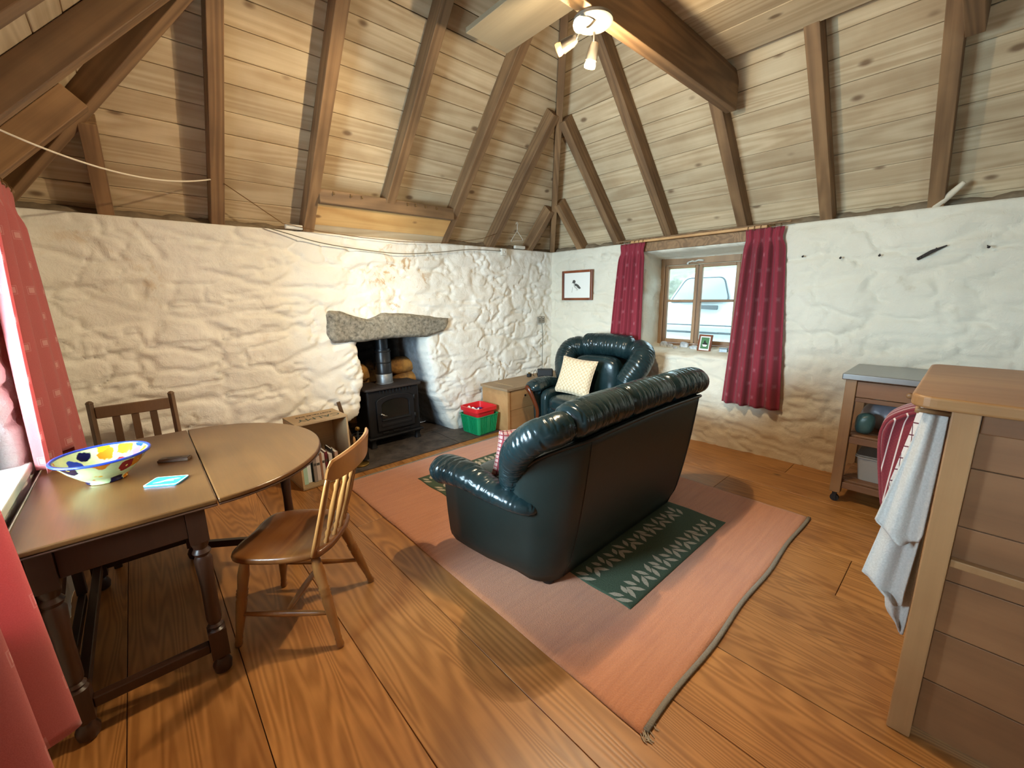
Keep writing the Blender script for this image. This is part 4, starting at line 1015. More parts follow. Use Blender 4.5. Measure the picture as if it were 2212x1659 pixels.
cushion('plaid_cushion', 0.36, 0.31, 0.11, M['plaid'], (1.56, 1.66, 0.625), (math.radians(74), math.radians(-3), math.radians(170)), 'red and white plaid cushion at the left end of the sofa')

# ------------------------------------------------------------------ rug
def rug_build():
    r = empty('rug', (0, 0, 0), 0, 'terracotta rug with green leaf-patterned centre under the sofa', 'rug')
    X0, X1, Y0, Y1 = 1.09, 3.18, 0.57, 3.31; zt = 0.0135
    nx, ny = 90, 120
    A, B = np.meshgrid(np.linspace(X0, X1, nx + 1), np.linspace(Y0, Y1, ny + 1))
    edge = np.minimum(np.minimum(A - X0, X1 - A), np.minimum(B - Y0, Y1 - B))
    Z = zt * np.sqrt(np.clip(edge / 0.02 + 0.35, 0, 1)) + 0.002 * (fbm(A * 9, B * 9, 3, 8) - 0.5)
    A = A + 0.008 * (fbm(A * 3, B * 3, 3, 18) - 0.5); B = B + 0.008 * (fbm(A * 3, B * 3, 3, 28) - 0.5)
    V = np.stack([A.ravel(), B.ravel(), Z.ravel()], 1).tolist(); n = nx + 1
    inn = (1.565, 2.70, 0.915, 2.95)
    F = [(j * n + i, j * n + i + 1, (j + 1) * n + i + 1, (j + 1) * n + i) for j in range(ny) for i in range(nx)]
    rim = [i for i in range(n)] + [j * n + nx for j in range(1, ny + 1)] + [ny * n + i for i in range(nx - 1, -1, -1)] + [j * n for j in range(ny - 1, 0, -1)]
    N = len(V); V += [(V[i][0], V[i][1], 0.001) for i in rim]
    F += [(rim[i], N + i, N + (i + 1) % len(rim), rim[(i + 1) % len(rim)]) for i in range(len(rim))]
    mk('pile', (V, F), M['rug'], r, smooth=True)
    g = grid(60, 90, lambda s, t: (inn[0] + (inn[1] - inn[0]) * s + 0.004 * math.sin(t * 40 + s * 3), inn[2] + (inn[3] - inn[2]) * t, zt + 0.0022))
    mk('green_field', g, M['ruggreen'], r, smooth=True, solid=-0.002)
    # woven leaves: rows of paired leaves across each end of the green field
    V, F = [], []
    def leaf(cx, cy, L, w, a):
        n0 = len(V); ca, sa = math.cos(a), math.sin(a)
        for u, v in ((0, 0), (0.3, 0.5), (0.6, 0.55), (1, 0.05), (0.62, -0.5), (0.3, -0.45)):
            x, y = u * L, v * w; V.append((cx + ca * x - sa * y, cy + sa * x + ca * y, zt + 0.0034))
        F.append(tuple(range(n0, n0 + 6)))
    rnd = random.Random(5)
    for yr, sg in ((1.00, 1), (1.22, 1), (2.66, -1), (2.87, -1)):
        x = inn[0] + 0.07
        while x < inn[1] - 0.05:
            for da, ox, oy, L_ in ((0.55, -0.014, 0.0, 0.085), (-0.55, 0.014, 0.0, 0.085), (0.45, -0.012, 0.05, 0.075), (-0.45, 0.012, 0.05, 0.075)):
                leaf(x + ox, yr - 0.065 + oy, L_ + rnd.uniform(-0.012, 0.012), 0.026, PI / 2 + da + rnd.uniform(-0.12, 0.12))
            x += 0.118
    mk('leaf_pattern', (V, F), M['rugcream'], r)['kind'] = 'stuff'
    for (a, b) in (((X0 + 0.02, Y0 - 0.004), (X1, Y0 - 0.004)), ((X0 + 0.02, Y1 + 0.004), (X1, Y1 + 0.004))):
        pts = [(a[0] + (b[0] - a[0]) * k / 30, a[1] + 0.006 * math.sin(k * 0.6), 0.0085) for k in range(31)]
        mk('end_binding', tube(pts, 0.0078, 8, (1.4, 0.9), (0, 0, 1)), M['rugedge'], r, smooth=True)
    fr = []
    for k in range(14):
        y = Y0 + random.uniform(-0.01, 0.02); x = X0 + random.uniform(-0.005, 0.10) * (1 if k % 2 else 0.3)
        fr.append(tube([(x, y, 0.008), (x - 0.015 + random.uniform(-.01, .01), y - 0.02, 0.004), (x - 0.01, y - 0.032, 0.003)], 0.0015, 5))
    mk('frayed_threads', join(*fr), M['rugcream'], r)
rug_build()

# ------------------------------------------------------------------ gateleg table
TURN = [(0.030, 0), (0.030, 0.0), (0.020, 0.02), (0.028, 0.05), (0.020, 0.075), (0.024, 0.10), (0.026, 0.14), (0.024, 0.5), (0.030, 0.8), (0.022, 0.84), (0.031, 0.88), (0.022, 0.92), (0.028, 0.96), (0.030, 1.0)]
def turned_leg(name, x, y, parent, ztop=0.7375, zb=0.60, zl=0.205, s=1.0):
    q = 0.030 * s
    g = join(box(x - q, x + q, y - q, y + q, zb, ztop), box(x - q, x + q, y - q, y + q, 0.085, zl))
    g2 = lathe_to((x, y, zl), (x, y, zb), [(r * s, t) for r, t in TURN], 18)
    g3 = mv(lathe([(0.016 * s, 0), (0.030 * s, 0.012), (0.034 * s, 0.04), (0.022 * s, 0.07), (0.026 * s, 0.086)], 18), x, y, 0)
    return mk(name, join(g, g2, g3), M['darkoak'], parent, ang=35)
def table():
    t = empty('gateleg_table', (0, 0, 0.0), 0, 'oak gateleg table with one rounded leaf raised by the left window', 'table')
    ZT_, th = 0.765, 0.020
    mk('table_top', prism([(-0.412, 1.835), (0.132, 1.835), (0.132, 3.005), (-0.412, 3.005)], ZT_ - th, ZT_), M['oak'], t, bevel=0.006, segs=3)
    yc, ry = 2.42, 0.585
    pts = [(0.136, yc - ry)] + [(0.136 + 0.525 * math.cos(a), yc + ry * math.sin(a)) for a in np.linspace(-PI / 2, PI / 2, 49)[1:-1]] + [(0.136, yc + ry)]
    pts = [(p[0], p[1]) for p in pts]
    mk('raised_leaf', prism(pts, ZT_ - th, ZT_), M['oak'], t, bevel=0.006, segs=3)
    mk('edge_moulding', prism([(0.136 + (p[0] - 0.136) * 1.006, yc + (p[1] - yc) * 1.006) for p in pts], ZT_ - th - 0.007, ZT_ - th - 0.0005), M['darkoak'], t, bevel=0.003)
    mk('edge_moulding', prism([(-0.413, 1.831), (0.132, 1.831), (0.132, 3.009), (-0.413, 3.009)], ZT_ - th - 0.007, ZT_ - th - 0.0005), M['darkoak'], t, bevel=0.003)
    # dropped leaf hanging on the wall side (an arc hanging down)
    V = [(p[1], -(p[0] - 0.136) + 0.0) for p in pts]
    mk('dropped_leaf', xf(prism([(a, b) for a, b in V], 0, 0.018), Matrix.Translation((-0.424, 0, ZT_ - 0.005)) @ Matrix(((0, 0, 1, 0), (1, 0, 0, 0), (0, 1, 0, 0), (0, 0, 0, 1)))), M['darkoak'], t, bevel=0.004)
    mk('edge_strip', box(-0.4165, -0.413, 1.84, 3.0, ZT_ - 0.017, ZT_ - 0.002), M['white'], t)
    for x in (-0.335, 0.06):
        for y in (1.885, 2.925): turned_leg('leg', x, y, t)
    mk('end_apron', box(-0.305, 0.03, 1.872, 1.892, 0.625, 0.7375), M['darkoak'], t, bevel=0.003)
    mk('end_apron', box(-0.305, 0.03, 2.918, 2.938, 0.625, 0.7375), M['darkoak'], t, bevel=0.003)
    mk('side_apron', box(-0.345, -0.325, 1.916, 2.894, 0.625, 0.7375), M['darkoak'], t, bevel=0.003)
    mk('side_apron', box(0.05, 0.07, 1.916, 2.894, 0.625, 0.7375), M['darkoak'], t, bevel=0.003)
    mk('stretcher', box(-0.305, 0.03, 1.868, 1.902, 0.115, 0.155), M['darkoak'], t, bevel=0.004)
    mk('stretcher', box(-0.305, 0.03, 2.908, 2.942, 0.115, 0.155), M['darkoak'], t, bevel=0.004)
    mk('stretcher', box(-0.352, -0.318, 1.916, 2.894, 0.115, 0.155), M['darkoak'], t, bevel=0.004)
    # gate swung out under the raised leaf, and the folded gate on the wall side
    def gate(px, py, gx, gy):
        g = empty('gate', (px, py, 0), math.atan2(gy - py, gx - px)); g.parent = t
        L = math.hypot(gx - px, gy - py)
        turned_leg('gate_leg', L, 0, g, 0.7375, 0.60, 0.205, 0.9)
        mk('pivot_post', box(-0.018, 0.018, -0.018, 0.018, 0.157, 0.62), M['darkoak'], g, bevel=0.003)
        mk('gate_rail', box(0.018, L - 0.028, -0.012, 0.012, 0.65, 0.70), M['darkoak'], g, bevel=0.003)
        mk('gate_rail', box(0.018, L - 0.028, -0.014, 0.014, 0.12, 0.16), M['darkoak'], g, bevel=0.003)
    gate(0.10, 2.78, 0.50, 2.50); gate(-0.375, 2.65, -0.378, 2.12)
table()
# bowl
def bowl_build():
    b = empty('ceramic_bowl', (-0.185, 2.385, 0.7655), 0.5, 'large ceramic bowl painted with bright flowers on the table', 'bowl')
    pr = [(0.005, 0.0), (0.075, 0.0), (0.078, 0.006), (0.075, 0.012), (0.105, 0.035), (0.145, 0.075), (0.172, 0.110), (0.178, 0.113), (0.182, 0.118), (0.178, 0.122), (0.172, 0.118), (0.140, 0.078), (0.10, 0.040), (0.06, 0.020), (0.005, 0.015)]
    pr = [(r * 0.85, z * 0.93) for r, z in pr]
    mk('bowl_body', lathe(pr, 56), M['bowl'], b, smooth=True)
    mk('rim', rings([[(r * math.cos(2 * PI * i / 56), r * math.sin(2 * PI * i / 56), z) for i in range(56)] for r, z in [(a * 0.85, b * 0.93) for a, b in ((0.1745, 0.1125), (0.1855, 0.115), (0.1875, 0.1195), (0.1835, 0.1245), (0.1745, 0.1235), (0.1705, 0.1185))]], cap=False, close=True), M['bluerim'], b, smooth=True)
bowl_build()
d = empty('domino_box', (0.045, 2.445, 0.7655), math.radians(-27), 'small dark carved wooden box on the table', 'box')
mk('case', box(-0.062, 0.062, -0.022, 0.022, 0, 0.012), M['slatwood'], d, bevel=0.002)
mk('sliding_lid', box(-0.058, 0.058, -0.017, 0.017, 0.012, 0.015), M['darkoak'], d, bevel=0.001)
mk('inlay', box(-0.03, 0.03, -0.005, 0.005, 0.015, 0.0155), M['inkgrey'], d)
c = empty('coaster', (0.0, 2.165, 0.7655), math.radians(-32), 'turquoise printed coaster lying on the table', 'coaster')
mk('card', prism(rrect(-0.062, 0.062, -0.045, 0.045, 0.010), 0, 0.006), M['coaster'], c, bevel=0.001)
mk('white_border', rings([[(p[0], p[1], z) for p in rrect(-a, a, -b_, b_, 0.010)] for a, b_, z in ((0.0625, 0.0455, 0.0055), (0.0625, 0.0455, 0.0066), (0.0575, 0.0405, 0.0066))], cap=False), M['white'], c)
mk('printed_bird', xf(prism([(-0.04, -0.02), (-0.02, -0.008), (0.0, 0.012), (0.03, 0.02), (0.045, 0.016), (0.02, 0.006), (0.03, -0.004), (0.0, -0.006), (-0.015, -0.018)], 0, 0.0004), Matrix.Translation((0, 0, 0.0062))), M['paper'], c)

# ------------------------------------------------------------------ chairs
def windsor():
    c = empty('windsor_chair', (0.41, 2.00, 0.0), math.radians(139) - PI / 2, 'varnished spindle-back wooden chair with saddle seat at the table', 'chair')
    # local +y = front
    seat = [(-0.17, -0.19), (-0.10, -0.215), (0, -0.222), (0.10, -0.215), (0.17, -0.19), (0.205, -0.10), (0.215, 0.02), (0.205, 0.13), (0.17, 0.19), (0.09, 0.205), (0, 0.198), (-0.09, 0.205), (-0.17, 0.19), (-0.205, 0.13), (-0.215, 0.02), (-0.205, -0.10)]
    P = [Vector((*p, 0)) for p in seat]; P.append(P[0]); S = smoothpts(P, 4)[:-1]
    zb, zt = 0.405, 0.44
    def ring(k, z, dish=False):
        r = []
        for p in S:
            x, y = p.x * k, p.y * k; zz = z
            if dish: zz = z - 0.014 * max(0, 1 - ((x / 0.19) ** 2 + ((y + 0.02) / 0.17) ** 2)) + 0.005 * math.exp(-(x / 0.035) ** 2) * max(0, y / 0.2)
            r.append((x, y, zz))
        return r
    rs = [ring(0.02, zb), ring(0.9, zb), ring(0.99, zb + 0.008), ring(1.0, zb + 0.02), ring(0.985, zt - 0.004), ring(0.95, zt)]
    rs += [ring(k, zt, True) for k in (0.9, 0.82, 0.72, 0.6, 0.48, 0.36, 0.24, 0.12, 0.02)]
    mk('seat', rings(rs), M['seatwood'], c, smooth=True)
    LG = [(0.013, 0), (0.017, 0.03), (0.014, 0.08), (0.016, 0.10), (0.014, 0.12), (0.020, 0.32), (0.023, 0.52), (0.020, 0.56), (0.024, 0.575), (0.020, 0.59), (0.024, 0.605), (0.020, 0.62), (0.024, 0.635), (0.020, 0.65), (0.024, 0.80), (0.019, 0.93), (0.014, 1.0)]
    ft = {'fl': (-0.195, 0.205), 'fr': (0.195, 0.205), 'bl': (-0.215, -0.255), 'br': (0.215, -0.255)}; tp = {'fl': (-0.15, 0.145), 'fr': (0.15, 0.145), 'bl': (-0.14, -0.15), 'br': (0.14, -0.15)}
    at = lambda k, z: tuple(ft[k][i] + (tp[k][i] - ft[k][i]) * z / 0.41 for i in (0, 1)) + (z,)
    for k in ft: mk('leg', lathe_to((*ft[k], 0), (*tp[k], 0.41), LG, 16), M['elm'], c, smooth=True)
    ST = [(0.008, 0), (0.011, 0.15), (0.015, 0.5), (0.011, 0.85), (0.008, 1)]
    for a, b in (('fl', 'bl'), ('fr', 'br')): mk('stretcher', lathe_to(at(a, 0.15), at(b, 0.15), ST, 12), M['elm'], c, smooth=True)
    ml = [(at('fl', .15)[i] + at('bl', .15)[i]) / 2 for i in range(3)]; mr = [-ml[0], ml[1], ml[2]]
    mk('stretcher', lathe_to(ml, mr, ST, 12), M['elm'], c, smooth=True)
    zc = 0.80
    def bk(x, z): return (x * (1 + 0.10 * (z - 0.44) / 0.4), -0.165 - 0.035 * (1 - (x / 0.17) ** 2) - 0.115 * (z - 0.435) / 0.4, z)
    for x in (-0.165, 0.165):
        p = [bk(x, z) for z in np.linspace(0.425, zc, 8)]
        mk('back_post', tube(p, [0.020, 0.019, 0.018, 0.017, 0.0165, 0.016, 0.015, 0.012], 10, (1.35, 0.7), (0, 1, 0)), M['elm'], c, smooth=True)
    SP = [(0.009, 0), (0.012, 0.06), (0.008, 0.11), (0.013, 0.17), (0.008, 0.21), (0.011, 0.27), (0.014, 0.5), (0.010, 0.72), (0.014, 0.78), (0.009, 0.82), (0.012, 0.88), (0.008, 1)]
    for x in (-0.10, -0.034, 0.034, 0.10):
        mk('spindle', lathe_to(bk(x, 0.425), bk(x, zc), SP, 12), M['elm'], c, smooth=True)
    # crest rail: curved board
    n = 24; rs = []
    for i in range(n + 1):
        x = -0.235 + 0.47 * i / n; u = abs(x) / 0.235; y0 = -0.175 - 0.05 * (1 - (x / 0.235) ** 2) - 0.115 * 0.93
        zl, zh = zc - 0.025 + 0.012 * u ** 3, zc + 0.085 - 0.015 * u ** 2; hw = 0.011 * (1 - 0.3 * u ** 6)
        if i in (0, n): zl += 0.015; zh -= 0.02; hw *= 0.6
        ln = -0.012
        rs.append([(x, y0 - hw, zl), (x, y0 - hw + ln * .5, (zl + zh) / 2), (x, y0 - hw + ln, zh - 0.008), (x, y0 - hw * 0.3 + ln, zh), (x, y0 + hw * 0.6 + ln, zh - 0.003), (x, y0 + hw + ln * .5, (zl + zh) / 2), (x, y0 + hw, zl)])
    mk('crest_rail', rings(rs), M['elm'], c, ang=40)
windsor()
def slatchair():
    c = empty('slat_back_chair', (-0.085, 3.30, 0.0), PI, 'dark wooden slat-back dining chair behind the far end of the table', 'chair')
    for x in (-0.195, 0.195):
        p = [(x, -0.19, 0.0), (x, -0.20, 0.43), (x, -0.215, 0.6), (x, -0.265, 0.895)]
        mk('back_post', join(tube(smoothpts(p, 5), 0.021, 4, (0.9, 1.15), (0, 1, 0)), mv(lathe([(0.019, 0), (0.020, 0.006), (0.012, 0.016), (0.002, 0.02)], 12), x, -0.265, 0.893)), M['slatwood'], c, bevel=0.004)
        mk('leg', box(x - 0.018, x + 0.018, 0.155, 0.19, 0, 0.43), M['slatwood'], c, bevel=0.004)
        mk('side_rail', box(x - 0.011, x + 0.011, -0.18, 0.155, 0.375, 0.43), M['slatwood'], c, bevel=0.002)
        mk('side_stretcher', box(x - 0.009, x + 0.009, -0.175, 0.155, 0.16, 0.185), M['slatwood'], c, bevel=0.002)
    sl = lambda z: -0.203 - 0.062 * max(0, (z - 0.44)) / 0.455
    mk('crest_rail', ([(x, sl(z) + dy, z) for x in (-0.178, 0.178) for z in (0.80, 0.87) for dy in (-0.012, 0.012)], [(0, 1, 3, 2), (4, 6, 7, 5), (0, 4, 5, 1), (2, 3, 7, 6), (0, 2, 6, 4), (1, 5, 7, 3)]), M['slatwood'], c, bevel=0.004)
    mk('lower_rail', box(-0.178, 0.178, sl(0.5) - 0.011, sl(0.5) + 0.011, 0.49, 0.53), M['slatwood'], c, bevel=0.003)
    for x in (-0.09, 0.0, 0.09):
        mk('back_slat', ([(x + dx, sl(z) + dy, z) for dx in (-0.019, 0.019) for z in (0.528, 0.802) for dy in (-0.006, 0.006)], [(0, 1, 3, 2), (4, 6, 7, 5), (0, 4, 5, 1), (2, 3, 7, 6), (0, 2, 6, 4), (1, 5, 7, 3)]), M['slatwood'], c, bevel=0.002)
    mk('seat', prism(rrect(-0.21, 0.21, -0.175, 0.205, 0.03), 0.432, 0.455), M['slatwood'], c, bevel=0.006)
    mk('front_rail', box(-0.177, 0.177, 0.16, 0.182, 0.375, 0.43), M['slatwood'], c, bevel=0.002)
slatchair()
# ------------------------------------------------------------------ kitchen bar unit at the right edge
def bar_unit():
    b = empty('kitchen_unit', (1.75, 0.0, 0.0), 0, 'tall pine kitchen unit with rounded worktop at the right edge', 'kitchen unit')
    pts = [(-0.03, -2.2), (0.78, -2.2), (0.78, 0.06)] + [(0.74 + 0.04 * math.cos(a), 0.06 + 0.04 * math.sin(a)) for a in np.linspace(0.2, PI / 2, 5)] + [(0.03 + 0.06 * math.cos(a), 0.04 + 0.06 * math.sin(a)) for a in np.linspace(PI / 2, PI, 7)]
    mk('worktop', prism(pts, 1.150, 1.188), M['worktop'], b, bevel=0.008, segs=3)
    for x in (0.0, 0.70): mk('corner_post', box(x, x + 0.055, -0.052, 0.008, 0.001, 1.149), M['pine'], b, bevel=0.004)
    mk('corner_post', box(0.0, 0.055, -2.15, -2.09, 0.001, 1.149), M['pine'], b, bevel=0.004)
    z = 0.02; k = 0
    for h in (0.20, 0.19, 0.185, 0.19, 0.19, 0.17):
        mk('back_board', box(0.045, 0.062, -2.088, -0.054, z, z + h - 0.003), M['pineh'], b, bevel=0.002)
        mk('end_board', box(0.057, 0.698, -0.045, -0.028, z, z + h - 0.003), M['pine'], b, bevel=0.002); z += h
    mk('ledge', box(0.018, 0.044, -2.088, -0.054, 0.655, 0.680), M['pine'], b, bevel=0.003)
    mk('top_rail', box(0.012, 0.044, -2.088, -0.054, 1.09, 1.149), M['pineh'], b, bevel=0.003)
    for x, z in ((0.085, 1.118), (0.27, 1.128), (0.47, 1.07)):
        mk('peg', lathe_to((x, -0.03, z), (x, 0.09, z + 0.004), [(0.009, 0), (0.008, 0.9), (0.013, 0.93), (0.010, 1.0)], 12), M['pine'], b, smooth=True)
bar_unit()
def hung(name, sheets, mat, label, cat):
    """cloth hanging in folds from a hook on the end of the unit; each sheet = (x, [(z, y_in, y_out), ...], pleats, depth)"""
    V, F, UV = [], [], []
    for x0, prof, pl, dp in sheets:
        nz, ny = 44, 36; base = len(V); zs = np.linspace(prof[0][0], prof[-1][0], nz + 1); pz = [-p[0] for p in prof]
        yi = np.interp(-zs, pz, [p[1] for p in prof]); yo = np.interp(-zs, pz, [p[2] for p in prof])
        for j in range(nz + 1):
            t = j / nz
            for i in range(ny + 1):
                u = i / ny; k = min(1.0, 0.3 + 1.5 * t)
                x = x0 + dp * k * math.sin(pl * 2 * PI * u + 1.3 * t + x0 * 9) + 0.3 * dp * math.sin(pl * 5 * u + 4 * t)
                V.append((x, yi[j] + (yo[j] - yi[j]) * u, zs[j] - 0.02 * t * math.sin(u * 5 + x0 * 20))); UV.append((u * (0.10 + 0.16 * t), zs[j]))
        n = ny + 1; F += [(base + j * n + i, base + j * n + i + 1, base + (j + 1) * n + i + 1, base + (j + 1) * n + i) for j in range(nz) for i in range(ny)]
    return lab(mk(name, (V, F), mat, None, smooth=True, solid=0.006, uv=UV), label, cat)
hung('white_towel', [(1.835, [(1.112, 0.012, 0.070), (1.0, 0.012, 0.085), (0.69, 0.014, 0.138), (0.665, 0.02, 0.10)], 1.6, 0.014), (1.875, [(1.10, 0.012, 0.066), (0.8, 0.012, 0.10), (0.45, 0.03, 0.152), (0.405, 0.03, 0.07)], 1.4, 0.014), (1.905, [(1.09, 0.012, 0.06), (0.7, 0.012, 0.08), (0.42, 0.010, 0.085), (0.33, 0.012, 0.07), (0.285, 0.015, 0.035)], 1.2, 0.012)], M['terry'], 'white terry towel hanging from the end of the kitchen unit', 'towel')
hung('checked_towel', [(2.02, [(1.125, 0.012, 0.085), (1.0, 0.012, 0.10), (0.80, 0.012, 0.132), (0.72, 0.03, 0.120)], 1.2, 0.012)], M['teatowel'], 'white and purple checked tea towel behind the white towel', 'tea towel')
def oven_glove():
    # long padded strip doubled over a peg: rounded top, hanging tails
    g = empty('striped_oven_glove', (2.20, 0.0, 0.0), 0, 'dark red striped oven glove hanging beyond the white towel', 'oven glove')
    prof = [(0.02, 1.065), (0.06, 1.058), (0.11, 1.04), (0.15, 1.015), (0.178, 0.985), (0.19, 0.94), (0.188, 0.88), (0.178, 0.80), (0.165, 0.72), (0.15, 0.64), (0.135, 0.60)]
    P = smoothpts([(0, a, b) for a, b in prof], 5)
    V, F, UV = [], [], []; acc = 0; nw = 14
    for j, p in enumerate(P):
        if j: acc += (P[j] - P[j - 1]).length
        for i in range(nw + 1):
            u = i / nw; V.append((u * 0.17 - 0.02, p.y - 0.006 * math.sin(u * PI) * 0, p.z + 0.012 * math.sin(u * PI))); UV.append((u * 0.17 + 0.012, acc))
    n = nw + 1; F = [(j * n + i, j * n + i + 1, (j + 1) * n + i + 1, (j + 1) * n + i) for j in range(len(P) - 1) for i in range(nw)]
    mk('padded_back', (V, F), M['redstripe'], g, smooth=True, solid=0.016, uv=UV)
    # front flap facing the room
    V, F, UV = [], [], []
    nz, ny = 30, 16
    for j in range(nz + 1):
        z = 1.05 - 0.45 * j / nz; yo = float(np.interp(-z, [-q[1] for q in prof], [q[0] for q in prof])) - 0.004; yi = 0.012
        for i in range(ny + 1):
            u = i / ny; V.append((-0.03 + 0.008 * math.sin(u * 9 + z * 7), yi + (yo - yi) * u, z)); UV.append((yi + (yo - yi) * u + 0.06 * z + 0.008, z))
    n = ny + 1; F = [(j * n + i, j * n + i + 1, (j + 1) * n + i + 1, (j + 1) * n + i) for j in range(nz) for i in range(ny)]
    mk('padded_front', (V, F), M['redstripe'], g, smooth=True, solid=0.014, uv=UV)
oven_glove()

# ------------------------------------------------------------------ kitchen trolley with steel top
def trolley():
    t = empty('kitchen_trolley', (3.58, -0.06, 0.0), 0, 'wooden kitchen trolley with steel top against the right wall', 'trolley')
    W, D, H = 0.60, 0.53, 0.905     # W along y, D along x
    mk('steel_top', box(-0.02, D + 0.015, -0.02, W + 0.02, H, H + 0.042), M['steel'], t, bevel=0.006, segs=3)
    for x in (0.0, D - 0.06):
        for y in (0.0, W - 0.062):
            lg = mk('leg', box(x, x + 0.06, y, y + 0.062, 0.075, H - 0.001), M['pine'], t, bevel=0.004)
            mk('castor', join(lathe_to((x + 0.03 - 0.011, y + 0.03, 0.027), (x + 0.03 + 0.011, y + 0.03, 0.027), [(0.005, 0), (0.026, 0.02), (0.027, 0.5), (0.026, 0.98), (0.005, 1)], 18), box(x + 0.014, x + 0.018, y + 0.02, y + 0.045, 0.02, 0.074), box(x + 0.042, x + 0.046, y + 0.02, y + 0.045, 0.02, 0.074)), M['black'], t, ang=40)
    dr = mk('drawer_front', box(0.006, 0.026, 0.064, W - 0.064, 0.79, H - 0.008), M['pineh'], t, bevel=0.003)
    mk('knob', xf(lathe([(0.008, 0), (0.008, 0.012), (0.017, 0.018), (0.017, 0.026), (0.010, 0.031)], 16), Matrix.Translation((0.006, W / 2 - 0.03, 0.845)) @ Matrix.Rotation(-PI / 2, 4, 'Y')), M['pine'], dr, smooth=True)
    mk('drawer_rail', box(0.008, 0.03, 0.064, W - 0.064, 0.755, 0.785), M['pineh'], t, bevel=0.003)
    mk('side_apron', box(0.062, D - 0.062, 0.006, 0.026, 0.79, H - 0.004), M['pineh'], t); mk('side_apron', box(0.062, D - 0.062, W - 0.026, W - 0.006, 0.79, H - 0.004), M['pineh'], t)
    for z, nm in ((0.50, 'shelf_rail'), (0.16, 'shelf_rail')):
        mk(nm, box(0.012, 0.036, 0.064, W - 0.064, z - 0.045, z + 0.002), M['pineh'], t, bevel=0.003)
        mk('side_rail', box(0.062, D - 0.062, W - 0.05, W - 0.02, z - 0.045, z), M['pineh'], t, bevel=0.003)
        mk('side_rail', box(0.062, D - 0.062, 0.02, 0.05, z - 0.045, z), M['pineh'], t, bevel=0.003)
        for k in range(5):
            mk('shelf_slat', box(0.04 + k * 0.088, 0.04 + k * 0.088 + 0.078, 0.052, W - 0.052, z + 0.0, z + 0.014), M['pineh'], t, bevel=0.002)
trolley()
def blob(name, loc, s, mat, label, cat, seed, p=2.6):
    g = softbox(-s[0] / 2, s[0] / 2, -s[1] / 2, s[1] / 2, 0, s[2], p, 14)
    V = np.array(g[0]); d = 1 + 0.35 * (fbm(V[:, 0] * 14 + seed, V[:, 1] * 14 + V[:, 2] * 9, 3, seed) - 0.5); c = np.array([0, 0, s[2] * 0.3])
    V2 = (V - c) * d[:, None] + c; V2[:, 2] = np.maximum(V2[:, 2], 0.0)
    return lab(mk(name, (V2.tolist(), g[1]), mat, None, smooth=True, loc=loc), label, cat)
blob('carrier_bag', (3.92, 0.30, 0.515), (0.24, 0.32, 0.20), plain('grey_plastic_bag', '8b8c96', 0.35, noise=0.4, nscale=14), 'crumpled grey carrier bag on the trolley shelf', 'bag', 3)
blob('green_bag', (3.69, 0.415, 0.516), (0.10, 0.11, 0.15), plain('green_bag_film', '3c5a58', 0.35, noise=0.4, nscale=20), 'small dark green bag at the front of the trolley shelf', 'bag', 5)
blob('potato_sack', (3.69, 0.16, 0.515), (0.16, 0.16, 0.10), plain('net_sack', '6b5a3c', 0.7, noise=0.5, nscale=20), 'brown sack of vegetables on the trolley shelf', 'sack', 7)
tr = empty('storage_tub', (3.82, 0.24, 0.175), 0.0, 'pale storage tub on the low trolley shelf', 'tub')
crate_shell(0, 0, 0, 0.17, 0.26, 0.34, 0.30, 0.38, plain('frosted_plastic', '9a9690', 0.4), 'shell', tr)
mk('lid', prism(rrect(-0.155, 0.155, -0.195, 0.195, 0.03), 0.178, 0.19), plain('tub_lid', '77736e', 0.4), tr, bevel=0.003)

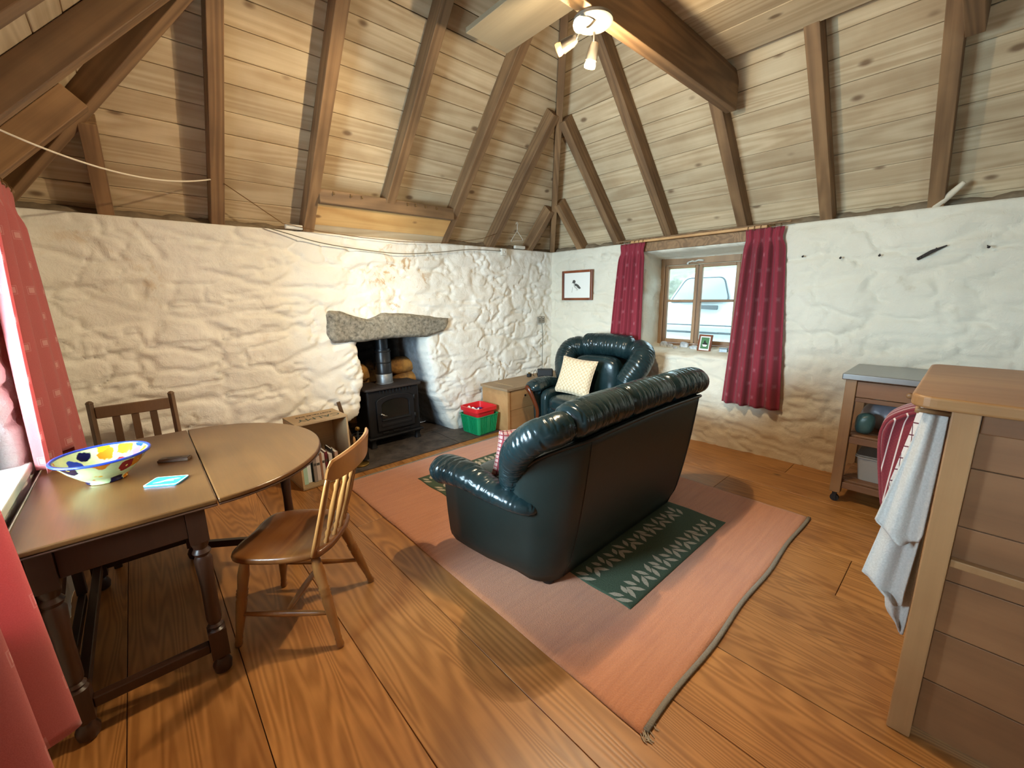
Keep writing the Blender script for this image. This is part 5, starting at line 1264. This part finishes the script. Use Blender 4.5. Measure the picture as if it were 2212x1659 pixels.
# ------------------------------------------------------------------ curtains
def curtain(name, top0, top1, bot0, bot1, zt, zb, nf, amp, normal, mat, label, group, seed=0, ns=150, nz=60, zb2=None, ampb=None, rings_=6, wmul=1.7):
    t0, t1, b0, b1 = (Vector((p[0], p[1], 0)) for p in (top0, top1, bot0, bot1)); nv = Vector(normal)
    V = []; UV = []; Wd = (b1 - b0).length * wmul
    rnd = random.Random(seed); ph = [rnd.uniform(0, 6.28) for _ in range(4)]
    for j in range(nz + 1):
        v = j / nz; z0_ = zt + (zb - zt) * v
        for i in range(ns + 1):
            s = i / ns; z = z0_
            if zb2 is not None: z = zt + (zb + (zb2 - zb) * max(0.0, min(1.0, (s - 0.55) / 0.03)) - zt) * v
            g = 0.35 + 0.65 * min(1, v / 0.12) if v < 0.12 else 1.0
            pinch = 0.06 * math.exp(-((v - 0.055) / 0.03) ** 2)
            k = (v ** 0.85)
            a, b = t0 + (t1 - t0) * (s + (0.5 - s) * pinch * 2), b0 + (b1 - b0) * s
            p = a * (1 - k) + b * k
            am = amp * g * (1 - 0.55 * math.exp(-((v - 0.055) / 0.03) ** 2)); am = am + (ampb - amp if ampb else 0) * k
            ss = s + 0.02 * math.sin(3 * s * 6.28 + ph[0]) + 0.012 * math.sin(v * 3 + ph[1])
            w = math.sin(nf * 2 * PI * ss + ph[2]); w = math.copysign(abs(w) ** 0.75, w) + 0.25 * math.sin(nf * 4 * PI * s + ph[3] + v)
            fine = 0.25 * am * math.sin(nf * 7 * PI * s + ph[1]) * math.exp(-(v / 0.10))
            p = p + nv * (am * w + fine)
            V.append((p.x, p.y, z + 0.006 * math.sin(nf * 2 * PI * s) * v)); UV.append((s * Wd, z))
    n = ns + 1; F = [(j * n + i, j * n + i + 1, (j + 1) * n + i + 1, (j + 1) * n + i) for j in range(nz) for i in range(ns)]
    c = empty(name, (0, 0, 0), 0, label, 'curtain', group)
    mk('cloth', (V, F), mat, c, smooth=True, solid=0.003, uv=UV)
    for k in range(rings_):
        q = t0 + (t1 - t0) * (0.08 + 0.84 * k / max(1, rings_ - 1)); d = (t1 - t0).normalized()
        rg = [q + Vector((nv.x * 0.016 * math.cos(a), nv.y * 0.016 * math.cos(a), zt + 0.006 + 0.016 * math.sin(a))) for a in np.linspace(0, 2 * PI, 17)]
        mk('curtain_ring', tube(rg, 0.0025, 6), M['twine'], c, smooth=True)
    return c
curtain('curtain', (4.105, 2.74), (4.105, 2.44), (4.08, 2.86), (4.10, 2.43), 2.035, 0.47, 5, 0.024, (-1, 0, 0), M['curtain2'], 'narrow wine-red curtain left of the small window behind the armchair', 'right window curtains', 3)
curtain('curtain', (4.105, 1.47), (4.105, 1.17), (4.085, 1.54), (4.085, 1.05), 2.035, 0.475, 4, 0.034, (-1, 0, 0), M['curtain2'], 'wine-red curtain right of the small window by the trolley', 'right window curtains', 5)
curtain('curtain', (-0.37, 2.72), (-0.365, 3.33), (-0.405, 2.62), (-0.335, 3.36), 2.05, 0.774, 4, 0.030, (1, 0, 0), M['curtain'], 'red square-patterned curtain at the far side of the left window', 'left window curtains', 8, ampb=0.032, zb2=0.46)
curtain('curtain', (-0.37, 0.75), (-0.37, 1.42), (-0.36, 0.70), (-0.33, 1.56), 2.05, 0.42, 4, 0.034, (1, 0, 0), M['curtain'], 'red square-patterned curtain in the near left corner beside the table', 'left window curtains', 11, ampb=0.060)
for nm, a, b, l in (('curtain_pole', (4.105, 1.12, 2.066), (4.105, 2.80, 2.066), 'thin brown curtain pole above the small window'), ('curtain_pole', (-0.37, 0.6, 2.072), (-0.37, 3.45, 2.072), 'thin brown curtain pole above the left window')):
    lab(mk(nm, lathe_to(a, b, [(0.003, 0), (0.012, 0.004), (0.007, 0.012), (0.007, 0.988), (0.012, 0.996), (0.003, 1)], 12), M['rafter'], None, smooth=True), l, 'curtain pole')

# ------------------------------------------------------------------ spotlight cluster under the collar beam
def lamp():
    L = empty('spotlight_cluster', (1.86, 1.445, 2.80), 0, 'ceiling spotlight with three lit heads on a round plate', 'ceiling light')
    mk('mounting_plate', lathe([(0.01, -0.022), (0.085, -0.022), (0.095, -0.014), (0.095, -0.001), (0.01, 0.0)], 36), M['plate'], L, ang=40)
    heads = [(Vector((-0.02, -0.03, 0)), Vector((-0.097, -0.002, -0.063)), Vector((-0.72, -0.55, -0.42)), M['bulb'], 'spot_head', 48, 2.4),
             (Vector((-0.03, 0.05, 0)), Vector((-0.03, 0.10, -0.06)), Vector((-0.45, 0.85, -0.35)), M['bulb_orange'], 'spot_head', 95, 1.4),
             (Vector((0.05, 0.03, 0)), Vector((0.075, 0.05, -0.075)), Vector((0.0, 0.30, -1.0)), M['bulb_side'], 'spot_head', 80, 2.4)]
    for p, q, d, bm_, nm, pw, ang in heads:
        d = d.normalized()
        h = empty(nm, (0, 0, 0)); h.parent = L
        mk('arm', tube(smoothpts([(p.x, p.y, -0.02), ((p.x + q.x) / 2, (p.y + q.y) / 2, -0.06), tuple(q - d * 0.02)], 6), 0.005, 8), M['chrome'], h, smooth=True)
        mk('shade', lathe_to(q - d * 0.025, q + d * 0.055, [(0.004, 0), (0.018, 0.04), (0.026, 0.3), (0.030, 0.9), (0.031, 1.0), (0.028, 1.0), (0.020, 0.3)], 20), M['chrome'], h, ang=40)
        mk('bulb', lathe_to(q + d * 0.03, q + d * 0.088, [(0.012, 0), (0.022, 0.3), (0.030, 0.75), (0.028, 0.95), (0.004, 1.0)], 20), bm_, h, smooth=True)
        li = bpy.data.lights.new('spot_light', 'SPOT'); li.energy = pw; li.color = (1.0, 0.80, 0.52); li.spot_size = ang; li.spot_blend = 0.6; li.shadow_soft_size = 0.02
        lo = bpy.data.objects.new('spot_light', li); link(lo); lo.parent = h; lo.location = q + d * 0.10; lo.rotation_euler = d.to_track_quat('-Z', 'Y').to_euler()
    # stray light from the bare bulbs
    li = bpy.data.lights.new('bulb_glow', 'POINT'); li.energy = 36; li.color = (1.0, 0.82, 0.56); li.shadow_soft_size = 0.03
    lo = bpy.data.objects.new('bulb_glow', li); link(lo); lo.parent = L; lo.location = (0.0, 0.02, -0.24)
lamp()

# ------------------------------------------------------------------ picture, socket, sill pieces
def picture():
    p = empty('framed_bird_print', (XR - 0.035, 3.375, 1.62), 0, 'brown framed print of a small bird on the corner wall', 'picture')
    w, h, b = 0.235, 0.18, 0.028
    for nm, g in (('frame_side', box(-0.02, 0.012, -w, -w + b, -h, h)), ('frame_side', box(-0.02, 0.012, w - b, w, -h, h)), ('frame_rail', box(-0.02, 0.012, -w + b, w - b, h - b, h)), ('frame_rail', box(-0.02, 0.012, -w + b, w - b, -h, -h + b))):
        mk(nm, g, M['redwood'], p, bevel=0.004)
    mk('mount_board', box(-0.002, 0.008, -w + b, w - b, -h + b, h - b), M['paper'], p)
    X = -0.0032
    def flat(name, pts, mat, x=X): return mk(name, ([(x, -a, z) for a, z in pts] + [(x + 0.001, -a, z) for a, z in pts], [tuple(range(len(pts)))] + [(i, (i + 1) % len(pts), len(pts) + (i + 1) % len(pts), len(pts) + i) for i in range(len(pts))]), mat, p)
    flat('bird_head', [(-0.05 + 0.024 * math.cos(a), 0.045 + 0.022 * math.sin(a)) for a in np.linspace(0, 2 * PI, 14)[:-1]], M['inkgrey'])
    flat('bird_beak', [(-0.07, 0.045), (-0.088, 0.026), (-0.066, 0.033)], M['inkgrey'])
    flat('bird_wing', [(-0.045, 0.025), (-0.01, 0.02), (0.02, 0.005), (0.06, -0.035), (0.035, -0.045), (0.01, -0.03), (-0.01, -0.012), (-0.035, -0.004)], M['inkgrey'])
    flat('bird_breast', [(-0.06, 0.022), (-0.048, 0.02), (-0.03, -0.01), (0.0, -0.03), (0.01, -0.045), (-0.02, -0.04), (-0.05, -0.015)], plain('bird_pale_ink', 'b8b6ac', 0.8), X + 0.0004)
    flat('twig', [(-0.075, -0.02), (-0.071, -0.02), (-0.079, -0.085), (-0.084, -0.085)], plain('twig_pale_ink', 'a9a698', 0.8))
    for a in (-0.005, 0.012): flat('bird_leg', [(a, -0.043), (a + 0.004, -0.043), (a - 0.006, -0.062), (a - 0.010, -0.062)], M['inkgrey'])
picture()
s = empty('wall_socket', (3.94, YB - 0.03, 1.195), 0, 'grey double wall socket beside the room corner', 'socket')
mk('plate', box(-0.062, 0.062, -0.008, 0.03, -0.042, 0.042), plain('socket_grey', '8a8478', 0.4), s, bevel=0.004)
for x in (-0.03, 0.03):
    mk('outlet', join(box(x - 0.004, x + 0.004, -0.0095, -0.0078, 0.008, 0.02), box(x - 0.014, x - 0.007, -0.0095, -0.0078, -0.018, -0.008), box(x + 0.007, x + 0.014, -0.0095, -0.0078, -0.018, -0.008)), M['inkblack'], s)
    mk('rocker', box(x - 0.006, x + 0.006, -0.012, -0.007, 0.024, 0.036), M['white'], s, bevel=0.001)
for k, (x, y, sx, sy, sz, lb) in enumerate(((4.60, 2.43, 0.05, 0.085, 0.075, 'upright oval white pebble at the left end of the sill'), (4.56, 2.33, 0.05, 0.075, 0.06, 'round grey-white pebble second from left on the sill'), (4.50, 2.235, 0.04, 0.045, 0.035, 'smallest round pebble on the sill'), (4.60, 2.18, 0.06, 0.10, 0.085, 'pointed grey stone on the sill'), (4.54, 2.045, 0.06, 0.085, 0.06, 'pale lump of quartz on the sill beside the photo frame'))):
    r_ = rock('pebble', x, y, 0.884 + sz * 0.44, sx, sy, sz, M['pebble'], None, 60 + k); lab(r_, lb, 'pebble', 'stones on the window sill')
f = empty('photo_frame', (4.46, 1.90, 0.886), math.radians(-6), 'small brown photo frame standing on the window sill', 'photo frame'); f.rotation_euler = (0, math.radians(10), math.radians(-8))
w, h = 0.075, 0.185
for nm, g in (('frame_side', box(-0.008, 0.008, -w, -w + 0.018, 0, h)), ('frame_side', box(-0.008, 0.008, w - 0.018, w, 0, h)), ('frame_rail', box(-0.008, 0.008, -w + 0.018, w - 0.018, h - 0.018, h)), ('frame_rail', box(-0.008, 0.008, -w + 0.018, w - 0.018, 0, 0.018))): mk(nm, g, M['redwood'], f, bevel=0.002)
mk('mount_board', box(-0.002, 0.004, -w + 0.018, w - 0.018, 0.018, h - 0.018), M['paper'], f)
mk('photo', box(-0.0032, -0.002, -0.045, 0.045, 0.035, 0.155), plain('green_photo', '4d7a52', 0.4, noise=0.4, nscale=30), f)
def fl2(name, pts, mat, x): mk(name, ([(x, -a, z) for a, z in pts] + [(x + 0.0005, -a, z) for a, z in pts], [tuple(range(len(pts)))] + [(i, (i + 1) % len(pts), len(pts) + (i + 1) % len(pts), len(pts) + i) for i in range(len(pts))]), mat, f)
fl2('photo_bird_back', [(-0.03, 0.08), (-0.012, 0.10), (-0.01, 0.12), (0.004, 0.124), (0.008, 0.105), (0.03, 0.09), (0.03, 0.078)], M['inkblack'], -0.0036)
fl2('photo_bird_breast', [(-0.028, 0.08), (0.03, 0.078), (0.02, 0.058), (-0.015, 0.058)], M['paper'], -0.0036)
mk('strut', box(0.008, 0.012, -0.012, 0.012, 0.0, 0.13), M['inkblack'], f, rot=(0, math.radians(16), 0))
t = empty('trinket_box', (4.47, 1.70, 0.886), 0.1, 'small grey trinket box at the right end of the sill', 'box')
mk('case', box(-0.02, 0.02, -0.04, 0.04, 0, 0.05), plain('pewter', '8d9296', 0.4, 0.5, noise=0.3, nscale=40), t, bevel=0.004)
mk('lid', box(-0.022, 0.022, -0.042, 0.042, 0.051, 0.06), plain('pewter_lid', '70767a', 0.4, 0.5), t, bevel=0.003)

# ------------------------------------------------------------------ cords, hooks and bits on the wall head
def sag(a, b, drop, n=24): 
    a, b = Vector(a), Vector(b); return [a + (b - a) * (i / n) - Vector((0, 0, drop * 4 * (i / n) * (1 - i / n))) for i in range(n + 1)]
lab(mk('clothes_line', tube(sag((0.527, 3.60, 2.305), (-0.335, 2.74, 2.21), 0.085), 0.0045, 8), M['rope'], None, smooth=True), 'white clothes line slung between rafters at upper left', 'cord')
lab(mk('brown_twine', tube([(0.60, 3.60, 2.29), (0.98, 3.76, 2.09), (1.26, 3.775, 2.055), (1.6, 3.775, 2.035), (1.95, 3.77, 2.025), (2.3, 3.77, 2.035), (2.56, 3.765, 2.055), (2.95, 3.74, 2.12), (3.13, 3.70, 2.185)], 0.0028, 6), M['twine'], None, smooth=True), 'thin brown twine strung along the top of the hearth wall', 'cord')
lab(mk('wall_cable', tube(smoothpts([(0.86, 3.79, 2.055), (1.0, 3.775, 2.02), (1.25, 3.77, 1.965), (1.6, 3.77, 1.93), (2.0, 3.765, 1.915), (2.4, 3.765, 1.95), (2.8, 3.765, 2.0), (3.24, 3.765, 2.01)], 5), 0.004, 6), M['cable'], None, smooth=True), 'thin grey cable looping along the hearth wall top', 'cable')
lab(mk('socket_cable', tube(smoothpts([(3.93, 3.775, 1.15), (3.935, 3.765, 0.95), (3.92, 3.76, 0.75), (3.88, 3.72, 0.58)], 5), 0.0035, 6), M['cable'], None, smooth=True), 'thin cable hanging from the wall socket', 'cable')
def wbox(x, y, z, w, h, lb):
    b = empty('junction_box', (x, y, z), 0, lb, 'junction box')
    mk('case', box(-w / 2, w / 2, -0.015, 0.02, 0, h), M['white'], b, bevel=0.004); mk('lid', box(-w / 2 + 0.004, w / 2 - 0.004, -0.019, -0.0155, 0.004, h - 0.004), M['white'], b, bevel=0.002)
    if h > 0.05: mk('knob', xf(lathe([(0.012, 0), (0.010, 0.006), (0.002, 0.008)], 12), Matrix.Translation((0, -0.019, h / 2)) @ Matrix.Rotation(PI / 2, 4, 'X')), M['white'], b, smooth=True)
wbox(1.07, 3.80, 2.058, 0.13, 0.034, 'flat white box on the wall top left of the stove'); wbox(3.29, 3.775, 1.965, 0.075, 0.075, 'square white switch box high on the hearth wall'); wbox(3.56, 3.79, 2.056, 0.16, 0.034, 'flat white box on the wall top near the corner')
def hanger():
    h = empty('wire_hanger', (3.40, 3.66, 2.30), math.radians(12), 'white wire coat hanger hooked below a rafter', 'hanger')
    mk('wire', tube(smoothpts([(-0.015, 0, 0.0), (0.0, 0, 0.025), (0.018, 0, 0.01), (0.006, 0, -0.02), (0.0, 0, -0.07), (-0.10, 0, -0.17), (-0.11, 0, -0.195), (0.0, 0, -0.175), (0.11, 0, -0.165), (0.105, 0, -0.145), (0.0, 0, -0.068)], 5), 0.003, 6), M['white'], h, smooth=True)
hanger()
for k, x in enumerate((1.33, 1.47, 1.56, 1.98, 2.06, 2.16, 2.28)):
    o = mk('cup_hook', tube(smoothpts([(0, 0.035, 0), (0, 0.0, 0.0), (0, -0.01, -0.022), (0, -0.024, -0.024), (0, -0.03, -0.01)], 4), 0.0022, 6), M['brass'], None, smooth=True, loc=(x, 3.582, 2.338))
    lab(o, 'small brass cup hook on the beam above the stove, ' + ('leftmost', 'second', 'third', 'fourth', 'fifth', 'sixth', 'rightmost')[k] + ' from the left' * (0 < k < 6), 'hook', 'cup hooks on the header beam')
lab(mk('driftwood_stick', tube(smoothpts([(XR + 0.02, 0.30, 2.065), (XR - 0.02, 0.25, 2.10), (XR - 0.05, 0.20, 2.15), (XR - 0.06, 0.175, 2.18)], 5), [0.03, 0.03, 0.028, 0.026, 0.025, 0.023, 0.022, 0.021, 0.02, 0.019, 0.018, 0.017, 0.016, 0.015, 0.014, 0.006], 10), plain('bleached_wood', 'cfc3ad', 0.9, noise=0.2), None, smooth=True), 'bleached stick poking up from the right wall top', 'stick')
lab(mk('rusty_bracket', join(tube([(XR - 0.035, 0.335, 1.71), (XR - 0.045, 0.27, 1.755), (XR - 0.04, 0.20, 1.79)], [0.010, 0.012, 0.004], 8), *[box(XR - 0.055, XR - 0.03, 0.33 - k * 0.014, 0.336 - k * 0.014, 1.705 + k * 0.0095, 1.722 + k * 0.0095) for k in range(7)]), M['rusty'], None), 'dark rusty iron spike stuck in the right wall', 'spike')
for k, (y, z) in enumerate(((1.03, 1.80), (0.78, 1.77), (0.55, 1.77), (0.02, 1.78))):
    lab(mk('wall_nail', lathe_to((XR + 0.02, y, z), (XR - 0.055, y - 0.01, z - 0.02), [(0.003, 0), (0.003, 0.93), (0.008, 0.95), (0.008, 1)], 8), M['rusty'], None, smooth=True), ('small dark nail in the right wall nearest the red curtain', 'small dark nail in the right wall, second from the red curtain', 'small dark nail in the right wall just left of the rusty spike', 'small dark nail in the right wall to the right of the rusty spike')[k], 'nail', 'nails in the right wall')
